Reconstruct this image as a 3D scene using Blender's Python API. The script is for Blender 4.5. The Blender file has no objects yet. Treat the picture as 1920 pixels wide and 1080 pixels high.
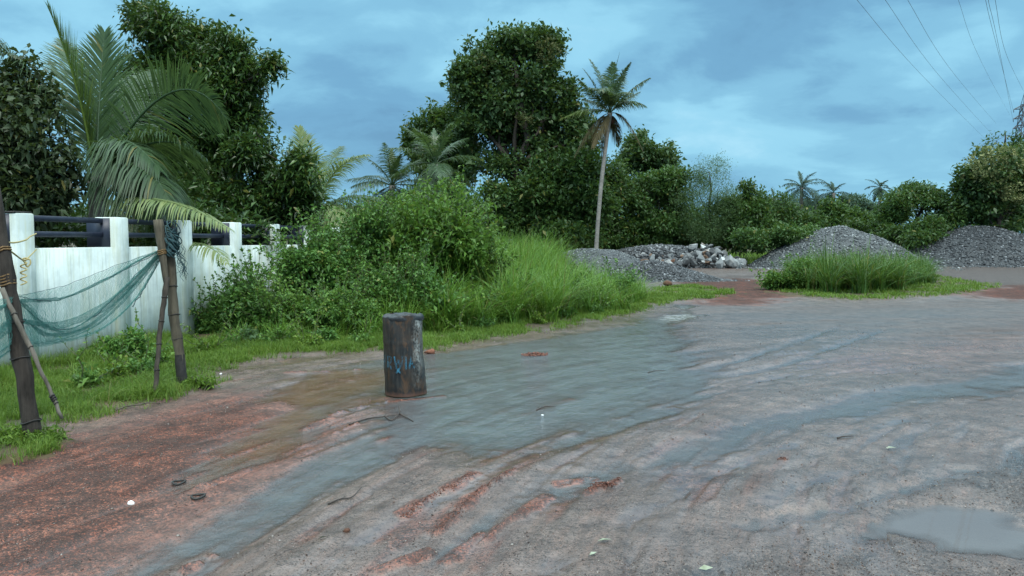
import bpy, math, random
import numpy as np
from mathutils import Vector

random.seed(7)
RNG = np.random.default_rng(7)
R = math.radians
scene = bpy.context.scene
COL = scene.collection

# ------------------------------------------------------------------ camera
FPX, HCAM, PITCH = 1400.0, 1.75, math.atan(90.0 / 1400.0)
cam_d = bpy.data.cameras.new("camera")
cam = bpy.data.objects.new("camera", cam_d)
COL.objects.link(cam)
cam.location = (0, 0, HCAM)
cam.rotation_euler = (R(90) - PITCH, 0, 0)
cam_d.sensor_width = 36.0
cam_d.lens = FPX / 1920.0 * 36.0
cam_d.clip_start = 0.05
cam_d.clip_end = 4000
scene.camera = cam
_FW = np.array([0, math.cos(PITCH), -math.sin(PITCH)])
_UP = np.array([0, math.sin(PITCH), math.cos(PITCH)])
_C0 = np.array([0, 0, HCAM])

def ray(px, py):
    return _FW + np.array([(px - 960) / FPX, 0, 0]) + _UP * ((540 - py) / FPX)

def W(px, py, Y):
    "world point at distance Y ahead that was measured at this place of the photograph"
    r = ray(px, py)
    return _C0 + r * (Y / r[1])

def G(px, py, z=0.0):
    "world point on the ground"
    r = ray(px, py)
    return _C0 + r * ((z - HCAM) / r[2])

def S(px, Y):
    return px / FPX * Y

# ------------------------------------------------------------------ noise
def _hash(ix, iy, iz, seed):
    h = (ix.astype(np.int64) * 374761393 + iy.astype(np.int64) * 668265263 + iz.astype(np.int64) * 2147483647 + seed * 974634777) & 0xFFFFFFFF
    h = ((h ^ (h >> 13)) * 1274126177) & 0xFFFFFFFF
    h = ((h ^ (h >> 16)) * 2246822519) & 0xFFFFFFFF
    return ((h ^ (h >> 15)) & 0xFFFFFF) / float(0xFFFFFF)

def noise2(x, y, seed=0):
    x = np.asarray(x, float); y = np.asarray(y, float)
    ix, iy = np.floor(x), np.floor(y)
    fx, fy = x - ix, y - iy
    fx = fx * fx * (3 - 2 * fx); fy = fy * fy * (3 - 2 * fy)
    z = np.zeros_like(ix)
    a = _hash(ix, iy, z, seed); b = _hash(ix + 1, iy, z, seed)
    c = _hash(ix, iy + 1, z, seed); d = _hash(ix + 1, iy + 1, z, seed)
    return (a * (1 - fx) + b * fx) * (1 - fy) + (c * (1 - fx) + d * fx) * fy * 1.0

def fbm2(x, y, seed=0, oct=4):
    s, a, t = 0, 0.5, 0
    for k in range(oct):
        s = s + a * noise2(x * 2 ** k + 17.3 * k, y * 2 ** k - 9.1 * k, seed + k); t += a; a *= 0.5
    return s / t

def noise3(p, seed=0):
    i = np.floor(p); f = p - i; f = f * f * (3 - 2 * f)
    out = 0
    for dx in (0, 1):
        for dy in (0, 1):
            for dz in (0, 1):
                w = (f[:, 0] if dx else 1 - f[:, 0]) * (f[:, 1] if dy else 1 - f[:, 1]) * (f[:, 2] if dz else 1 - f[:, 2])
                out = out + w * _hash(i[:, 0] + dx, i[:, 1] + dy, i[:, 2] + dz, seed)
    return out

def sstep(a, b, x):
    t = np.clip((x - a) / (b - a), 0, 1)
    return t * t * (3 - 2 * t)

def nrm(v):
    return v / np.maximum(np.linalg.norm(v, axis=-1, keepdims=True), 1e-9)

# ------------------------------------------------------------------ mesh plumbing
class MB:
    def __init__(s):
        s.V, s.F, s.n = [], {}, 0
    def add(s, V, *faces):
        V = np.asarray(V, float).reshape(-1, 3)
        for f in faces:
            f = np.asarray(f, np.int64)
            if len(f):
                s.F.setdefault(f.shape[1], []).append(f + s.n)
        s.V.append(V); s.n += len(V)
        return s
    def tube(s, P, rad, k=7, cap=True, rough=0.0, seed=0):
        P = np.asarray(P, float); n = len(P)
        rad = np.broadcast_to(np.asarray(rad, float), (n,))
        T = nrm(np.gradient(P, axis=0))
        ref = np.array([0.13, 0.31, 0.94]) if abs(T[0, 2]) < 0.9 else np.array([0.9, 0.3, 0.1])
        A = np.zeros((n, 3)); a = nrm(np.cross(T[0], ref))
        for i in range(n):
            a = a - T[i] * np.dot(a, T[i]); a = a / np.linalg.norm(a); A[i] = a
        B = np.cross(T, A)
        ang = np.arange(k) * 2 * math.pi / k
        rr = rad[:, None] * np.ones((n, k))
        if rough:
            rg = np.random.default_rng(seed)
            rr = rr * (1 + rough * (rg.random((n, k)) - 0.5))
        V = P[:, None, :] + rr[..., None] * (np.cos(ang)[None, :, None] * A[:, None, :] + np.sin(ang)[None, :, None] * B[:, None, :])
        i = np.arange(n - 1)[:, None]; j = np.arange(k)[None, :]
        q = np.stack([i * k + j, i * k + (j + 1) % k, (i + 1) * k + (j + 1) % k, (i + 1) * k + j], -1).reshape(-1, 4)
        fs = [q]
        if cap:
            fs += [np.arange(k)[::-1][None, :], ((n - 1) * k + np.arange(k))[None, :]]
        return s.add(V, *fs)
    def box(s, c, h, rot=0.0, bev=0.0):
        x, y, z = h
        if bev <= 0:
            v = np.array([[sx * x, sy * y, sz * z] for sz in (-1, 1) for sy in (-1, 1) for sx in (-1, 1)], float)
            f = [[0, 2, 3, 1], [4, 5, 7, 6], [0, 1, 5, 4], [2, 6, 7, 3], [0, 4, 6, 2], [1, 3, 7, 5]]
            fs = [np.array(f)]
        else:
            prof = [(-x, -y + bev), (-x + bev, -y), (x - bev, -y), (x, -y + bev), (x, y - bev), (x - bev, y), (-x + bev, y), (-x, y - bev)]
            inn = [(px * (x - bev) / x, py * (y - bev) / y) for px, py in prof]
            v = np.array([(*p, -z) for p in prof] + [(*p, z - bev) for p in prof] + [(*p, z) for p in inn], float)
            q = [[r * 8 + j, r * 8 + (j + 1) % 8, (r + 1) * 8 + (j + 1) % 8, (r + 1) * 8 + j] for r in range(2) for j in range(8)]
            fs = [np.array(q), np.array([[16 + j for j in range(8)]]), np.array([[j for j in range(8)][::-1]])]
        cr, sr = math.cos(rot), math.sin(rot)
        v = v @ np.array([[cr, sr, 0], [-sr, cr, 0], [0, 0, 1]]) + np.asarray(c, float)
        return s.add(v, *fs)
    def mesh(s, name, off=(0, 0, 0), smooth=False):
        V = np.concatenate(s.V) - np.asarray(off, float)
        me = bpy.data.meshes.new(name)
        loops, starts, tot = [], [], 0
        for k, fl in s.F.items():
            f = np.concatenate(fl)
            loops.append(f.ravel()); starts.append(tot + np.arange(len(f)) * k); tot += f.size
        loops = np.concatenate(loops); starts = np.concatenate(starts)
        me.vertices.add(len(V)); me.vertices.foreach_set("co", V.astype(np.float32).ravel())
        me.loops.add(len(loops)); me.loops.foreach_set("vertex_index", loops.astype(np.int32))
        me.polygons.add(len(starts)); me.polygons.foreach_set("loop_start", starts.astype(np.int32))
        if smooth:
            me.polygons.foreach_set("use_smooth", np.ones(len(starts), bool))
        me.update(calc_edges=True)
        return me
    def build(s, name, mat, parent=None, smooth=False, off=None):
        o0 = np.array(parent.location) if parent is not None else np.zeros(3)
        if parent is not None and parent.parent is not None:
            o0 = np.array(parent.parent.location) + o0
        if off is not None: o0 = np.asarray(off, float)
        o = bpy.data.objects.new(name, s.mesh(name, o0, smooth))
        if parent is None and off is not None: o.location = tuple(off)
        o.data.materials.append(mat); COL.objects.link(o)
        if parent is not None: o.parent = parent
        return o

def tag(o, label=None, cat=None, group=None, kind=None):
    if label: o["label"] = label
    if cat: o["category"] = cat
    if group: o["group"] = group
    if kind: o["kind"] = kind
    return o

def thing(name, label, cat, loc, group=None):
    o = bpy.data.objects.new(name, None); COL.objects.link(o)
    o.location = tuple(float(v) for v in loc); o.empty_display_size = 0.2
    return tag(o, label, cat, group)

def structure(o):
    o["kind"] = "structure"; return o

# ------------------------------------------------------------------ materials
def newmat(name):
    m = bpy.data.materials.new(name); m.use_nodes = True
    nt = m.node_tree; nt.nodes.clear()
    return m, nt, nt.nodes, nt.links

def nd(nt, typ, **kw):
    n = nt.nodes.new(typ)
    for k, v in kw.items():
        if k.startswith("i_"):
            n.inputs[k[2:].replace("_", " ")].default_value = v
        else:
            setattr(n, k, v)
    return n

def ramp(nt, fac, stops, interp='LINEAR'):
    r = nt.nodes.new("ShaderNodeValToRGB"); r.color_ramp.interpolation = interp
    e = r.color_ramp.elements
    while len(e) < len(stops): e.new(0.5)
    for el, (p, c) in zip(e, stops):
        el.position = p; el.color = (*c, 1) if len(c) == 3 else c
    nt.links.new(fac, r.inputs[0]); return r.outputs[0]

def mixc(nt, fac, a, b, mode='MIX'):
    m = nt.nodes.new("ShaderNodeMix"); m.data_type = 'RGBA'; m.blend_type = mode
    for sock, v in ((m.inputs[0], fac), (m.inputs[6], a), (m.inputs[7], b)):
        if hasattr(v, "is_linked") or hasattr(v, "links"): nt.links.new(v, sock)
        elif isinstance(v, (int, float)): sock.default_value = v
        else: sock.default_value = (*v, 1)
    return m.outputs[2]

def math_(nt, op, a, b=0.0, clamp=False):
    m = nt.nodes.new("ShaderNodeMath"); m.operation = op; m.use_clamp = clamp
    for sock, v in ((m.inputs[0], a), (m.inputs[1], b)):
        if hasattr(v, "links"): nt.links.new(v, sock)
        else: sock.default_value = v
    return m.outputs[0]

def noise_tex(nt, scale, vec=None, detail=4, rough=0.55, dist=0.0):
    n = nt.nodes.new("ShaderNodeTexNoise")
    n.inputs["Scale"].default_value = scale; n.inputs["Detail"].default_value = detail
    n.inputs["Roughness"].default_value = rough; n.inputs["Distortion"].default_value = dist
    if vec is not None: nt.links.new(vec, n.inputs["Vector"])
    return n.outputs["Fac"]

def coords(nt, scale=(1, 1, 1), kind="Object"):
    t = nt.nodes.new("ShaderNodeTexCoord"); m = nt.nodes.new("ShaderNodeMapping")
    m.inputs["Scale"].default_value = scale
    nt.links.new(t.outputs[kind], m.inputs["Vector"]); return m.outputs[0]

def geo_pos(nt, scale=(1, 1, 1)):
    t = nt.nodes.new("ShaderNodeNewGeometry"); m = nt.nodes.new("ShaderNodeMapping")
    m.inputs["Scale"].default_value = scale
    nt.links.new(t.outputs["Position"], m.inputs["Vector"]); return m.outputs[0]

def bump(nt, h, strength=0.4, dist=0.02, normal=None):
    b = nt.nodes.new("ShaderNodeBump"); b.inputs["Strength"].default_value = strength; b.inputs["Distance"].default_value = dist
    nt.links.new(h, b.inputs["Height"])
    if normal is not None: nt.links.new(normal, b.inputs["Normal"])
    return b.outputs[0]

def principled(nt, base, rough=0.6, normal=None, spec=0.5):
    p = nt.nodes.new("ShaderNodeBsdfPrincipled")
    for sock, v in ((p.inputs["Base Color"], base), (p.inputs["Roughness"], rough), (p.inputs["Specular IOR Level"], spec)):
        if hasattr(v, "links"): nt.links.new(v, sock)
        elif isinstance(v, (int, float)): sock.default_value = v
        else: sock.default_value = (*v, 1)
    if normal is not None: nt.links.new(normal, p.inputs["Normal"])
    return p

def output(nt, sh):
    o = nt.nodes.new("ShaderNodeOutputMaterial"); nt.links.new(sh, o.inputs["Surface"])

def leaf_mat(name, cols, rough=0.45, trans=0.3, clump=0.6, spec=0.4):
    "cols: dark .. light leaf colours picked per leaf and per clump"
    m, nt, N, L = newmat(name)
    g = N.new("ShaderNodeNewGeometry")
    c = noise_tex(nt, clump, geo_pos(nt), 3, 0.5)
    f = math_(nt, 'ADD', math_(nt, 'MULTIPLY', g.outputs["Random Per Island"], 0.62), math_(nt, 'MULTIPLY', c, 0.75))
    f = math_(nt, 'SUBTRACT', f, 0.18, True)
    k = len(cols)
    col = ramp(nt, f, [(i / (k - 1), cols[i]) for i in range(k)])
    old = math_(nt, 'GREATER_THAN', g.outputs["Random Per Island"], 0.978)
    col = mixc(nt, math_(nt, 'MULTIPLY', old, 0.6), col, (0.2, 0.16, 0.045))
    p = principled(nt, col, rough, None, spec)
    t = N.new("ShaderNodeBsdfTranslucent")
    L.new(mixc(nt, 0.35, col, (0.22, 0.32, 0.03)), t.inputs["Color"])
    ms = N.new("ShaderNodeMixShader"); ms.inputs[0].default_value = trans
    L.new(p.outputs[0], ms.inputs[1]); L.new(t.outputs[0], ms.inputs[2])
    output(nt, ms.outputs[0]); return m

def bark_mat(name, c1, c2, scale=6.0, stretch=0.2):
    m, nt, N, L = newmat(name)
    v = geo_pos(nt, (1, 1, stretch))
    n1 = noise_tex(nt, scale, v, 6, 0.65, 0.4); n2 = noise_tex(nt, scale * 0.25, geo_pos(nt), 3)
    f = math_(nt, 'ADD', math_(nt, 'MULTIPLY', n1, 0.7), math_(nt, 'MULTIPLY', n2, 0.4))
    col = ramp(nt, f, [(0.35, c1), (0.75, c2)])
    output(nt, principled(nt, col, 0.85, bump(nt, n1, 0.6, 0.03), 0.25).outputs[0]); return m

def simple_mat(name, c1, c2, scale=12.0, rough=0.6, bstr=0.3, spec=0.4):
    m, nt, N, L = newmat(name)
    n1 = noise_tex(nt, scale, geo_pos(nt), 5, 0.6)
    output(nt, principled(nt, ramp(nt, n1, [(0.3, c1), (0.7, c2)]), rough, bump(nt, n1, bstr, 0.01), spec).outputs[0]); return m

M = {}
M["leaf_dark"] = leaf_mat("glossy_dark_leaf", [(0.016, 0.038, 0.014), (0.028, 0.066, 0.019), (0.045, 0.1, 0.024), (0.1, 0.19, 0.035)], 0.34, 0.22, 0.8, 0.4)
M["leaf_olive"] = leaf_mat("dull_olive_leaf", [(0.022, 0.042, 0.02), (0.04, 0.066, 0.03), (0.07, 0.1, 0.04)], 0.45, 0.2, 0.8, 0.4)
M["leaf_teak"] = leaf_mat("broad_teak_leaf", [(0.022, 0.055, 0.02), (0.04, 0.09, 0.028), (0.075, 0.14, 0.042)], 0.5, 0.26, 0.35, 0.4)
M["leaf_wood"] = leaf_mat("wood_leaf", [(0.02, 0.052, 0.018), (0.038, 0.088, 0.022), (0.065, 0.14, 0.03)], 0.5, 0.28, 0.4, 0.35)
M["leaf_belt"] = leaf_mat("belt_leaf", [(0.024, 0.062, 0.02), (0.044, 0.104, 0.027), (0.075, 0.155, 0.036)], 0.5, 0.28, 0.4, 0.35)
M["leaf_mid"] = leaf_mat("mid_green_leaf", [(0.03, 0.08, 0.02), (0.056, 0.14, 0.028), (0.11, 0.22, 0.04), (0.17, 0.29, 0.05)], 0.5, 0.32, 0.7, 0.35)
M["leaf_light"] = leaf_mat("light_green_leaf", [(0.05, 0.12, 0.02), (0.085, 0.19, 0.03), (0.14, 0.25, 0.04)], 0.5, 0.36, 0.9, 0.35)
M["leaf_shrub"] = leaf_mat("shrub_leaf", [(0.028, 0.078, 0.02), (0.052, 0.14, 0.03), (0.1, 0.22, 0.045), (0.17, 0.3, 0.06)], 0.48, 0.3, 1.4, 0.35)
M["leaf_feather"] = leaf_mat("feathery_leaf", [(0.05, 0.105, 0.045), (0.075, 0.14, 0.06), (0.11, 0.19, 0.08)], 0.55, 0.36, 0.8, 0.3)
M["blossom"] = leaf_mat("cream_blossom", [(0.11, 0.14, 0.055), (0.19, 0.22, 0.095), (0.3, 0.31, 0.16)], 0.7, 0.25, 0.8, 0.2)
M["blossom_dull"] = leaf_mat("tan_blossom", [(0.06, 0.08, 0.035), (0.09, 0.105, 0.045), (0.13, 0.13, 0.06)], 0.7, 0.25, 0.8, 0.2)
M["leaf_haze_tint"] = leaf_mat("haze_tinted_leaf", [(0.05, 0.09, 0.07), (0.065, 0.12, 0.085), (0.09, 0.15, 0.1)], 0.6, 0.25, 0.2, 0.2)  # aerial haze painted into the leaf colours: paler and bluer with distance
M["frond"] = leaf_mat("palm_frond_green", [(0.028, 0.062, 0.032), (0.048, 0.098, 0.046), (0.08, 0.145, 0.055)], 0.4, 0.3, 0.6, 0.45)
M["frond_young"] = leaf_mat("palm_frond_young", [(0.08, 0.15, 0.03), (0.12, 0.2, 0.035), (0.17, 0.25, 0.05)], 0.42, 0.38, 0.6, 0.4)
M["frond_pale"] = leaf_mat("palm_frond_pale", [(0.1, 0.16, 0.06), (0.16, 0.22, 0.08), (0.24, 0.28, 0.1)], 0.42, 0.34, 0.6, 0.4)
M["frond_dark"] = leaf_mat("palm_frond_dark", [(0.024, 0.05, 0.026), (0.04, 0.08, 0.036), (0.065, 0.11, 0.045)], 0.42, 0.26, 0.5, 0.4)
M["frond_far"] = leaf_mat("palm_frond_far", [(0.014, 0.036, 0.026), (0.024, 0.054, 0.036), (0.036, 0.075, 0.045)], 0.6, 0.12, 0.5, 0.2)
M["frond_dead"] = leaf_mat("palm_frond_withered", [(0.07, 0.06, 0.035), (0.12, 0.095, 0.05), (0.17, 0.14, 0.07)], 0.7, 0.25, 0.6, 0.2)
M["grass"] = leaf_mat("short_grass", [(0.04, 0.085, 0.014), (0.08, 0.16, 0.022), (0.125, 0.215, 0.03), (0.19, 0.28, 0.045)], 0.5, 0.36, 1.1, 0.3)
M["grass_tall"] = leaf_mat("tall_grass_blade", [(0.045, 0.118, 0.018), (0.095, 0.215, 0.027), (0.205, 0.335, 0.052)], 0.46, 0.36, 0.9, 0.35)
M["grass_island"] = leaf_mat("island_grass_blade", [(0.025, 0.07, 0.016), (0.05, 0.125, 0.022), (0.11, 0.2, 0.035)], 0.48, 0.3, 0.5, 0.3)
M["grass_dry"] = leaf_mat("dry_grass_blade", [(0.09, 0.1, 0.03), (0.15, 0.15, 0.05), (0.2, 0.19, 0.08)], 0.6, 0.3, 0.9, 0.3)
M["bark"] = bark_mat("tree_bark", (0.02, 0.017, 0.014), (0.065, 0.056, 0.048))
M["palm_bark"] = bark_mat("palm_bark", (0.13, 0.125, 0.115), (0.3, 0.29, 0.27), 5.0, 3.0)
M["stem"] = simple_mat("green_stem", (0.05, 0.07, 0.03), (0.1, 0.11, 0.05))
M["post"] = bark_mat("weathered_post_wood", (0.012, 0.010, 0.009), (0.06, 0.052, 0.045), 26.0, 0.12)
M["bamboo"] = bark_mat("weathered_bamboo", (0.03, 0.026, 0.02), (0.135, 0.12, 0.088), 18.0, 0.15)
M["bamboo_dark"] = bark_mat("dark_wet_bamboo", (0.018, 0.015, 0.013), (0.085, 0.074, 0.06), 18.0, 0.15)
M["cane"] = bark_mat("pale_cane", (0.06, 0.054, 0.045), (0.22, 0.2, 0.17), 18.0, 0.15)
M["char"] = simple_mat("tarred_wood", (0.01, 0.01, 0.01), (0.035, 0.032, 0.03), 30)
M["rope"] = simple_mat("yellowed_rope", (0.28, 0.22, 0.08), (0.5, 0.42, 0.2), 80)
M["rope_dark"] = simple_mat("old_brown_rope", (0.08, 0.05, 0.02), (0.22, 0.13, 0.05), 60)
M["net"] = simple_mat("teal_net_thread", (0.05, 0.19, 0.17), (0.09, 0.29, 0.26), 20, 0.6)
M["net_dark"] = simple_mat("dark_blue_net_bundle", (0.012, 0.035, 0.045), (0.03, 0.09, 0.1), 40, 0.6)
M["navy"] = simple_mat("navy_paint", (0.014, 0.02, 0.038), (0.026, 0.034, 0.058), 9, 0.45)
M["steel"] = simple_mat("galvanised_steel", (0.045, 0.055, 0.07), (0.085, 0.1, 0.115), 2, 0.5)
M["wire"] = simple_mat("weathered_cable", (0.05, 0.06, 0.07), (0.08, 0.09, 0.1), 2, 0.5)
M["litter"] = simple_mat("white_litter", (0.7, 0.72, 0.72), (0.85, 0.86, 0.86), 30)
M["husk"] = simple_mat("brown_coconut_husk", (0.05, 0.022, 0.014), (0.13, 0.06, 0.035), 30, 0.8)
M["twig"] = simple_mat("wet_twig", (0.02, 0.016, 0.014), (0.07, 0.05, 0.04), 40, 0.5)
M["tyre"] = simple_mat("black_rubber", (0.012, 0.012, 0.012), (0.03, 0.028, 0.026), 40, 0.5)
M["laterite"] = simple_mat("laterite_stone", (0.1, 0.036, 0.022), (0.21, 0.085, 0.048), 25, 0.8, 0.8)
M["deadleaf"] = simple_mat("fallen_leaf", (0.16, 0.19, 0.12), (0.3, 0.34, 0.26), 30, 0.5)

def stone_mat(name, stops, rough=0.75):
    m, nt, N, L = newmat(name)
    g = N.new("ShaderNodeNewGeometry")
    n1 = noise_tex(nt, 9, geo_pos(nt), 5, 0.6)
    col = ramp(nt, g.outputs["Random Per Island"], stops)
    col = mixc(nt, math_(nt, 'MULTIPLY', n1, 0.5), col, (0.3, 0.28, 0.26), 'OVERLAY')
    output(nt, principled(nt, col, rough, bump(nt, n1, 0.5, 0.03), 0.4).outputs[0]); return m
M["gravel_chip"] = stone_mat("crushed_granite", [(0, (0.035, 0.041, 0.046)), (0.5, (0.085, 0.098, 0.106)), (0.85, (0.18, 0.205, 0.215)), (1, (0.34, 0.37, 0.38))], 0.6)
M["gravel_dark"] = stone_mat("wet_dark_granite", [(0, (0.018, 0.022, 0.026)), (0.6, (0.05, 0.057, 0.065)), (0.9, (0.12, 0.135, 0.15)), (1, (0.26, 0.28, 0.3))], 0.5)
M["grit"] = stone_mat("lot_grit", [(0, (0.02, 0.018, 0.018)), (0.45, (0.06, 0.048, 0.045)), (0.7, (0.15, 0.085, 0.06)), (0.9, (0.22, 0.2, 0.18)), (1, (0.36, 0.34, 0.32))], 0.45)
def rock_mat():
    m, nt, N, L = newmat("broken_rock")
    oi = N.new("ShaderNodeObjectInfo")
    n1 = noise_tex(nt, 5, geo_pos(nt), 6, 0.62)
    col = ramp(nt, oi.outputs["Random"], [(0, (0.06, 0.07, 0.08)), (0.4, (0.15, 0.17, 0.185)), (0.75, (0.26, 0.3, 0.325)), (0.9, (0.42, 0.46, 0.48)), (0.95, (0.2, 0.14, 0.1)), (1, (0.14, 0.09, 0.06))])
    col = mixc(nt, math_(nt, 'MULTIPLY', n1, 0.8), col, (0.22, 0.17, 0.13), 'OVERLAY')
    output(nt, principled(nt, col, 0.75, bump(nt, n1, 0.6, 0.05), 0.35).outputs[0]); return m
M["rock"] = rock_mat()

# ------------------------------------------------------------------ world and sun
SUN_EL, SUN_AZ = 52.0, 160.0      # degrees; azimuth clockwise from +Y (view direction)
def make_world():
    w = bpy.data.worlds.new("World"); scene.world = w; w.use_nodes = True
    nt = w.node_tree; nt.nodes.clear(); N, L = nt.nodes, nt.links
    sky = N.new("ShaderNodeTexSky"); sky.sky_type = 'NISHITA'; sky.sun_disc = False
    sky.sun_elevation = R(SUN_EL); sky.sun_rotation = R(SUN_AZ)
    sky.air_density = 1.0; sky.dust_density = 3.0; sky.ozone_density = 2.0
    tc = N.new("ShaderNodeTexCoord"); sep = N.new("ShaderNodeSeparateXYZ")
    L.new(tc.outputs["Generated"], sep.inputs[0])
    z = math_(nt, 'MAXIMUM', sep.outputs[2], 0.0)
    zz = math_(nt, 'ADD', z, 0.3)
    cx = math_(nt, 'DIVIDE', sep.outputs[0], zz); cy = math_(nt, 'DIVIDE', sep.outputs[1], zz)
    cmb = N.new("ShaderNodeCombineXYZ"); L.new(cx, cmb.inputs[0]); L.new(cy, cmb.inputs[1])
    mp = N.new("ShaderNodeMapping"); L.new(cmb.outputs[0], mp.inputs[0])
    mp.inputs["Location"].default_value = SKY_LOC; mp.inputs["Rotation"].default_value = (0, 0, R(24)); mp.inputs["Scale"].default_value = (1.05, 1.25, 1)
    n1 = noise_tex(nt, 1.15, mp.outputs[0], 3, 0.45, 0.35)
    n2 = noise_tex(nt, 3.0, mp.outputs[0], 7, 0.58, 0.25)
    f = math_(nt, 'ADD', math_(nt, 'MULTIPLY', n1, 0.68), math_(nt, 'MULTIPLY', n2, 0.32))
    cloud = ramp(nt, f, [(0.36, (0.08, 0.19, 0.305)), (0.44, (0.1, 0.238, 0.365)), (0.51, (0.138, 0.315, 0.44)), (0.58, (0.185, 0.395, 0.515)), (0.68, (0.26, 0.465, 0.57))], 'EASE')
    hb = math_(nt, 'SUBTRACT', 1.0, math_(nt, 'DIVIDE', z, 0.15), True)
    cloud = mixc(nt, math_(nt, 'MULTIPLY', hb, 0.5), cloud, (0.165, 0.365, 0.485))
    # overcast sky: zenith about 2.4 times as bright as the horizon
    ov = math_(nt, 'ADD', 1.0, math_(nt, 'MULTIPLY', math_(nt, 'MINIMUM', math_(nt, 'SUBTRACT', z, 0.3, True), 0.4), ZEN))
    warm = mixc(nt, math_(nt, 'MULTIPLY', math_(nt, 'SUBTRACT', z, 0.3, True), 2.6, True), cloud, (0.43, 0.53, 0.55))
    vm = N.new("ShaderNodeVectorMath"); vm.operation = 'SCALE'
    L.new(warm, vm.inputs[0]); L.new(ov, vm.inputs["Scale"])
    bg1 = N.new("ShaderNodeBackground"); L.new(sky.outputs[0], bg1.inputs[0]); bg1.inputs[1].default_value = 0.07
    bg2 = N.new("ShaderNodeBackground"); L.new(vm.outputs[0], bg2.inputs[0]); bg2.inputs[1].default_value = 1.0
    ms = N.new("ShaderNodeMixShader"); ms.inputs[0].default_value = 0.93
    L.new(bg1.outputs[0], ms.inputs[1]); L.new(bg2.outputs[0], ms.inputs[2])
    o = N.new("ShaderNodeOutputWorld"); L.new(ms.outputs[0], o.inputs[0])
ZEN = 4.6
SKY_LOC = (0.55, 1.3, 0.2)
make_world()
sd = bpy.data.lights.new("sun", 'SUN'); sd.energy = 1.5; sd.angle = R(25); sd.color = (1.0, 0.95, 0.87)
so = bpy.data.objects.new("sun", sd); COL.objects.link(so)
_az, _el = R(SUN_AZ), R(SUN_EL)
sdir = Vector((math.sin(_az) * math.cos(_el), math.cos(_az) * math.cos(_el), math.sin(_el)))
so.rotation_euler = sdir.to_track_quat('Z', 'Y').to_euler()
so.location = (20, -20, 40)
EXPOSURE = 0.85
vs = scene.view_settings
vs.view_transform = 'Standard'; vs.look = 'None'; vs.exposure = EXPOSURE; vs.gamma = 1.0; vs.use_curve_mapping = False

# ------------------------------------------------------------------ ground
def poly(*pts):
    return np.array([G(x, y)[:2] for x, y in pts])

def sdist(P, poly_):
    "signed distance to a polygon on the ground, positive inside"
    x, y = P[:, 0], P[:, 1]
    d = np.full(len(P), 1e9); ins = np.zeros(len(P), bool)
    n = len(poly_)
    for i in range(n):
        a, b = poly_[i], poly_[(i + 1) % n]
        e = b - a
        t = np.clip(((x - a[0]) * e[0] + (y - a[1]) * e[1]) / (e @ e + 1e-12), 0, 1)
        d = np.minimum(d, (x - a[0] - t * e[0]) ** 2 + (y - a[1] - t * e[1]) ** 2)
        c = (a[1] > y) != (b[1] > y)
        ins ^= c & (x < (b[0] - a[0]) * (y - a[1]) / (b[1] - a[1] + 1e-12) + a[0])
    return np.where(ins, 1, -1) * np.sqrt(d)

def stroke(P, pts):
    d = np.full(len(P), 1e9)
    for a, b in zip(pts[:-1], pts[1:]):
        e = b - a
        t = np.clip(((P[:, 0] - a[0]) * e[0] + (P[:, 1] - a[1]) * e[1]) / (e @ e), 0, 1)
        d = np.minimum(d, np.hypot(P[:, 0] - a[0] - t * e[0], P[:, 1] - a[1] - t * e[1]))
    return d

WET_MAIN = poly((1287, 572), (1302, 588), (1262, 620), (1300, 660), (1360, 700), (1330, 745), (1200, 785), (1030, 838), (900, 850), (800, 852), (700, 905), (600, 965), (480, 1035), (380, 1100),
                (140, 1100), (260, 1025), (400, 950), (560, 862), (660, 802), (730, 768), (700, 735), (560, 735), (560, 695), (700, 672), (830, 660), (1000, 640), (1180, 605), (1262, 588))
WET_BROWN = poly((500, 735), (600, 690), (690, 690), (720, 720), (640, 770), (540, 840), (450, 885), (330, 940), (300, 930), (430, 840))
WET_STRIP = poly((2100, 650), (2100, 715), (1900, 735), (1700, 765), (1500, 812), (1350, 855), (1200, 905), (1000, 960), (860, 1040), (760, 1090), (640, 1090), (780, 1030), (900, 960), (980, 925), (1200, 848), (1350, 800), (1500, 768), (1700, 728), (1900, 690))
PUDDLE = poly((1655, 985), (1700, 962), (1770, 952), (1860, 957), (1895, 985), (1980, 1003), (1990, 1025), (1880, 1031), (1780, 1026), (1725, 1003))
WET_TRACKS = [poly((1330, 692), (1400, 672), (1480, 645), (1570, 615)), poly((1300, 712), (1450, 690), (1560, 652), (1650, 622)), poly((1400, 985), (1540, 955), (1640, 930), (1800, 880))]
RED_BANK = poly((-300, 860), (60, 835), (160, 815), (300, 772), (430, 740), (560, 742), (640, 790), (560, 865), (400, 955), (200, 1085), (-300, 1200))
RED_FAR = poly((1270, 530), (1380, 522), (1470, 532), (1470, 556), (1420, 574), (1300, 568), (1330, 548))
RED_RIGHT = poly((1770, 548), (1900, 536), (2100, 535), (2100, 556), (1900, 562))
TYRES = [poly((1330, 692), (1400, 672), (1480, 645), (1570, 615)), poly((1300, 712), (1450, 690), (1560, 652), (1650, 622)), poly((1010, 1075), (1300, 905), (1500, 830), (1800, 770)), poly((1230, 1075), (1450, 930), (1700, 850), (2000, 800)),
         poly((1330, 1080), (1500, 980), (1800, 890), (2000, 850)), poly((560, 1090), (800, 950), (1000, 850), (1250, 770)), poly((1500, 1075), (1600, 1010), (1700, 990))]
RED_MIDR = poly((1600, 690), (1750, 640), (2000, 590), (2000, 640), (1750, 680))
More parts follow.
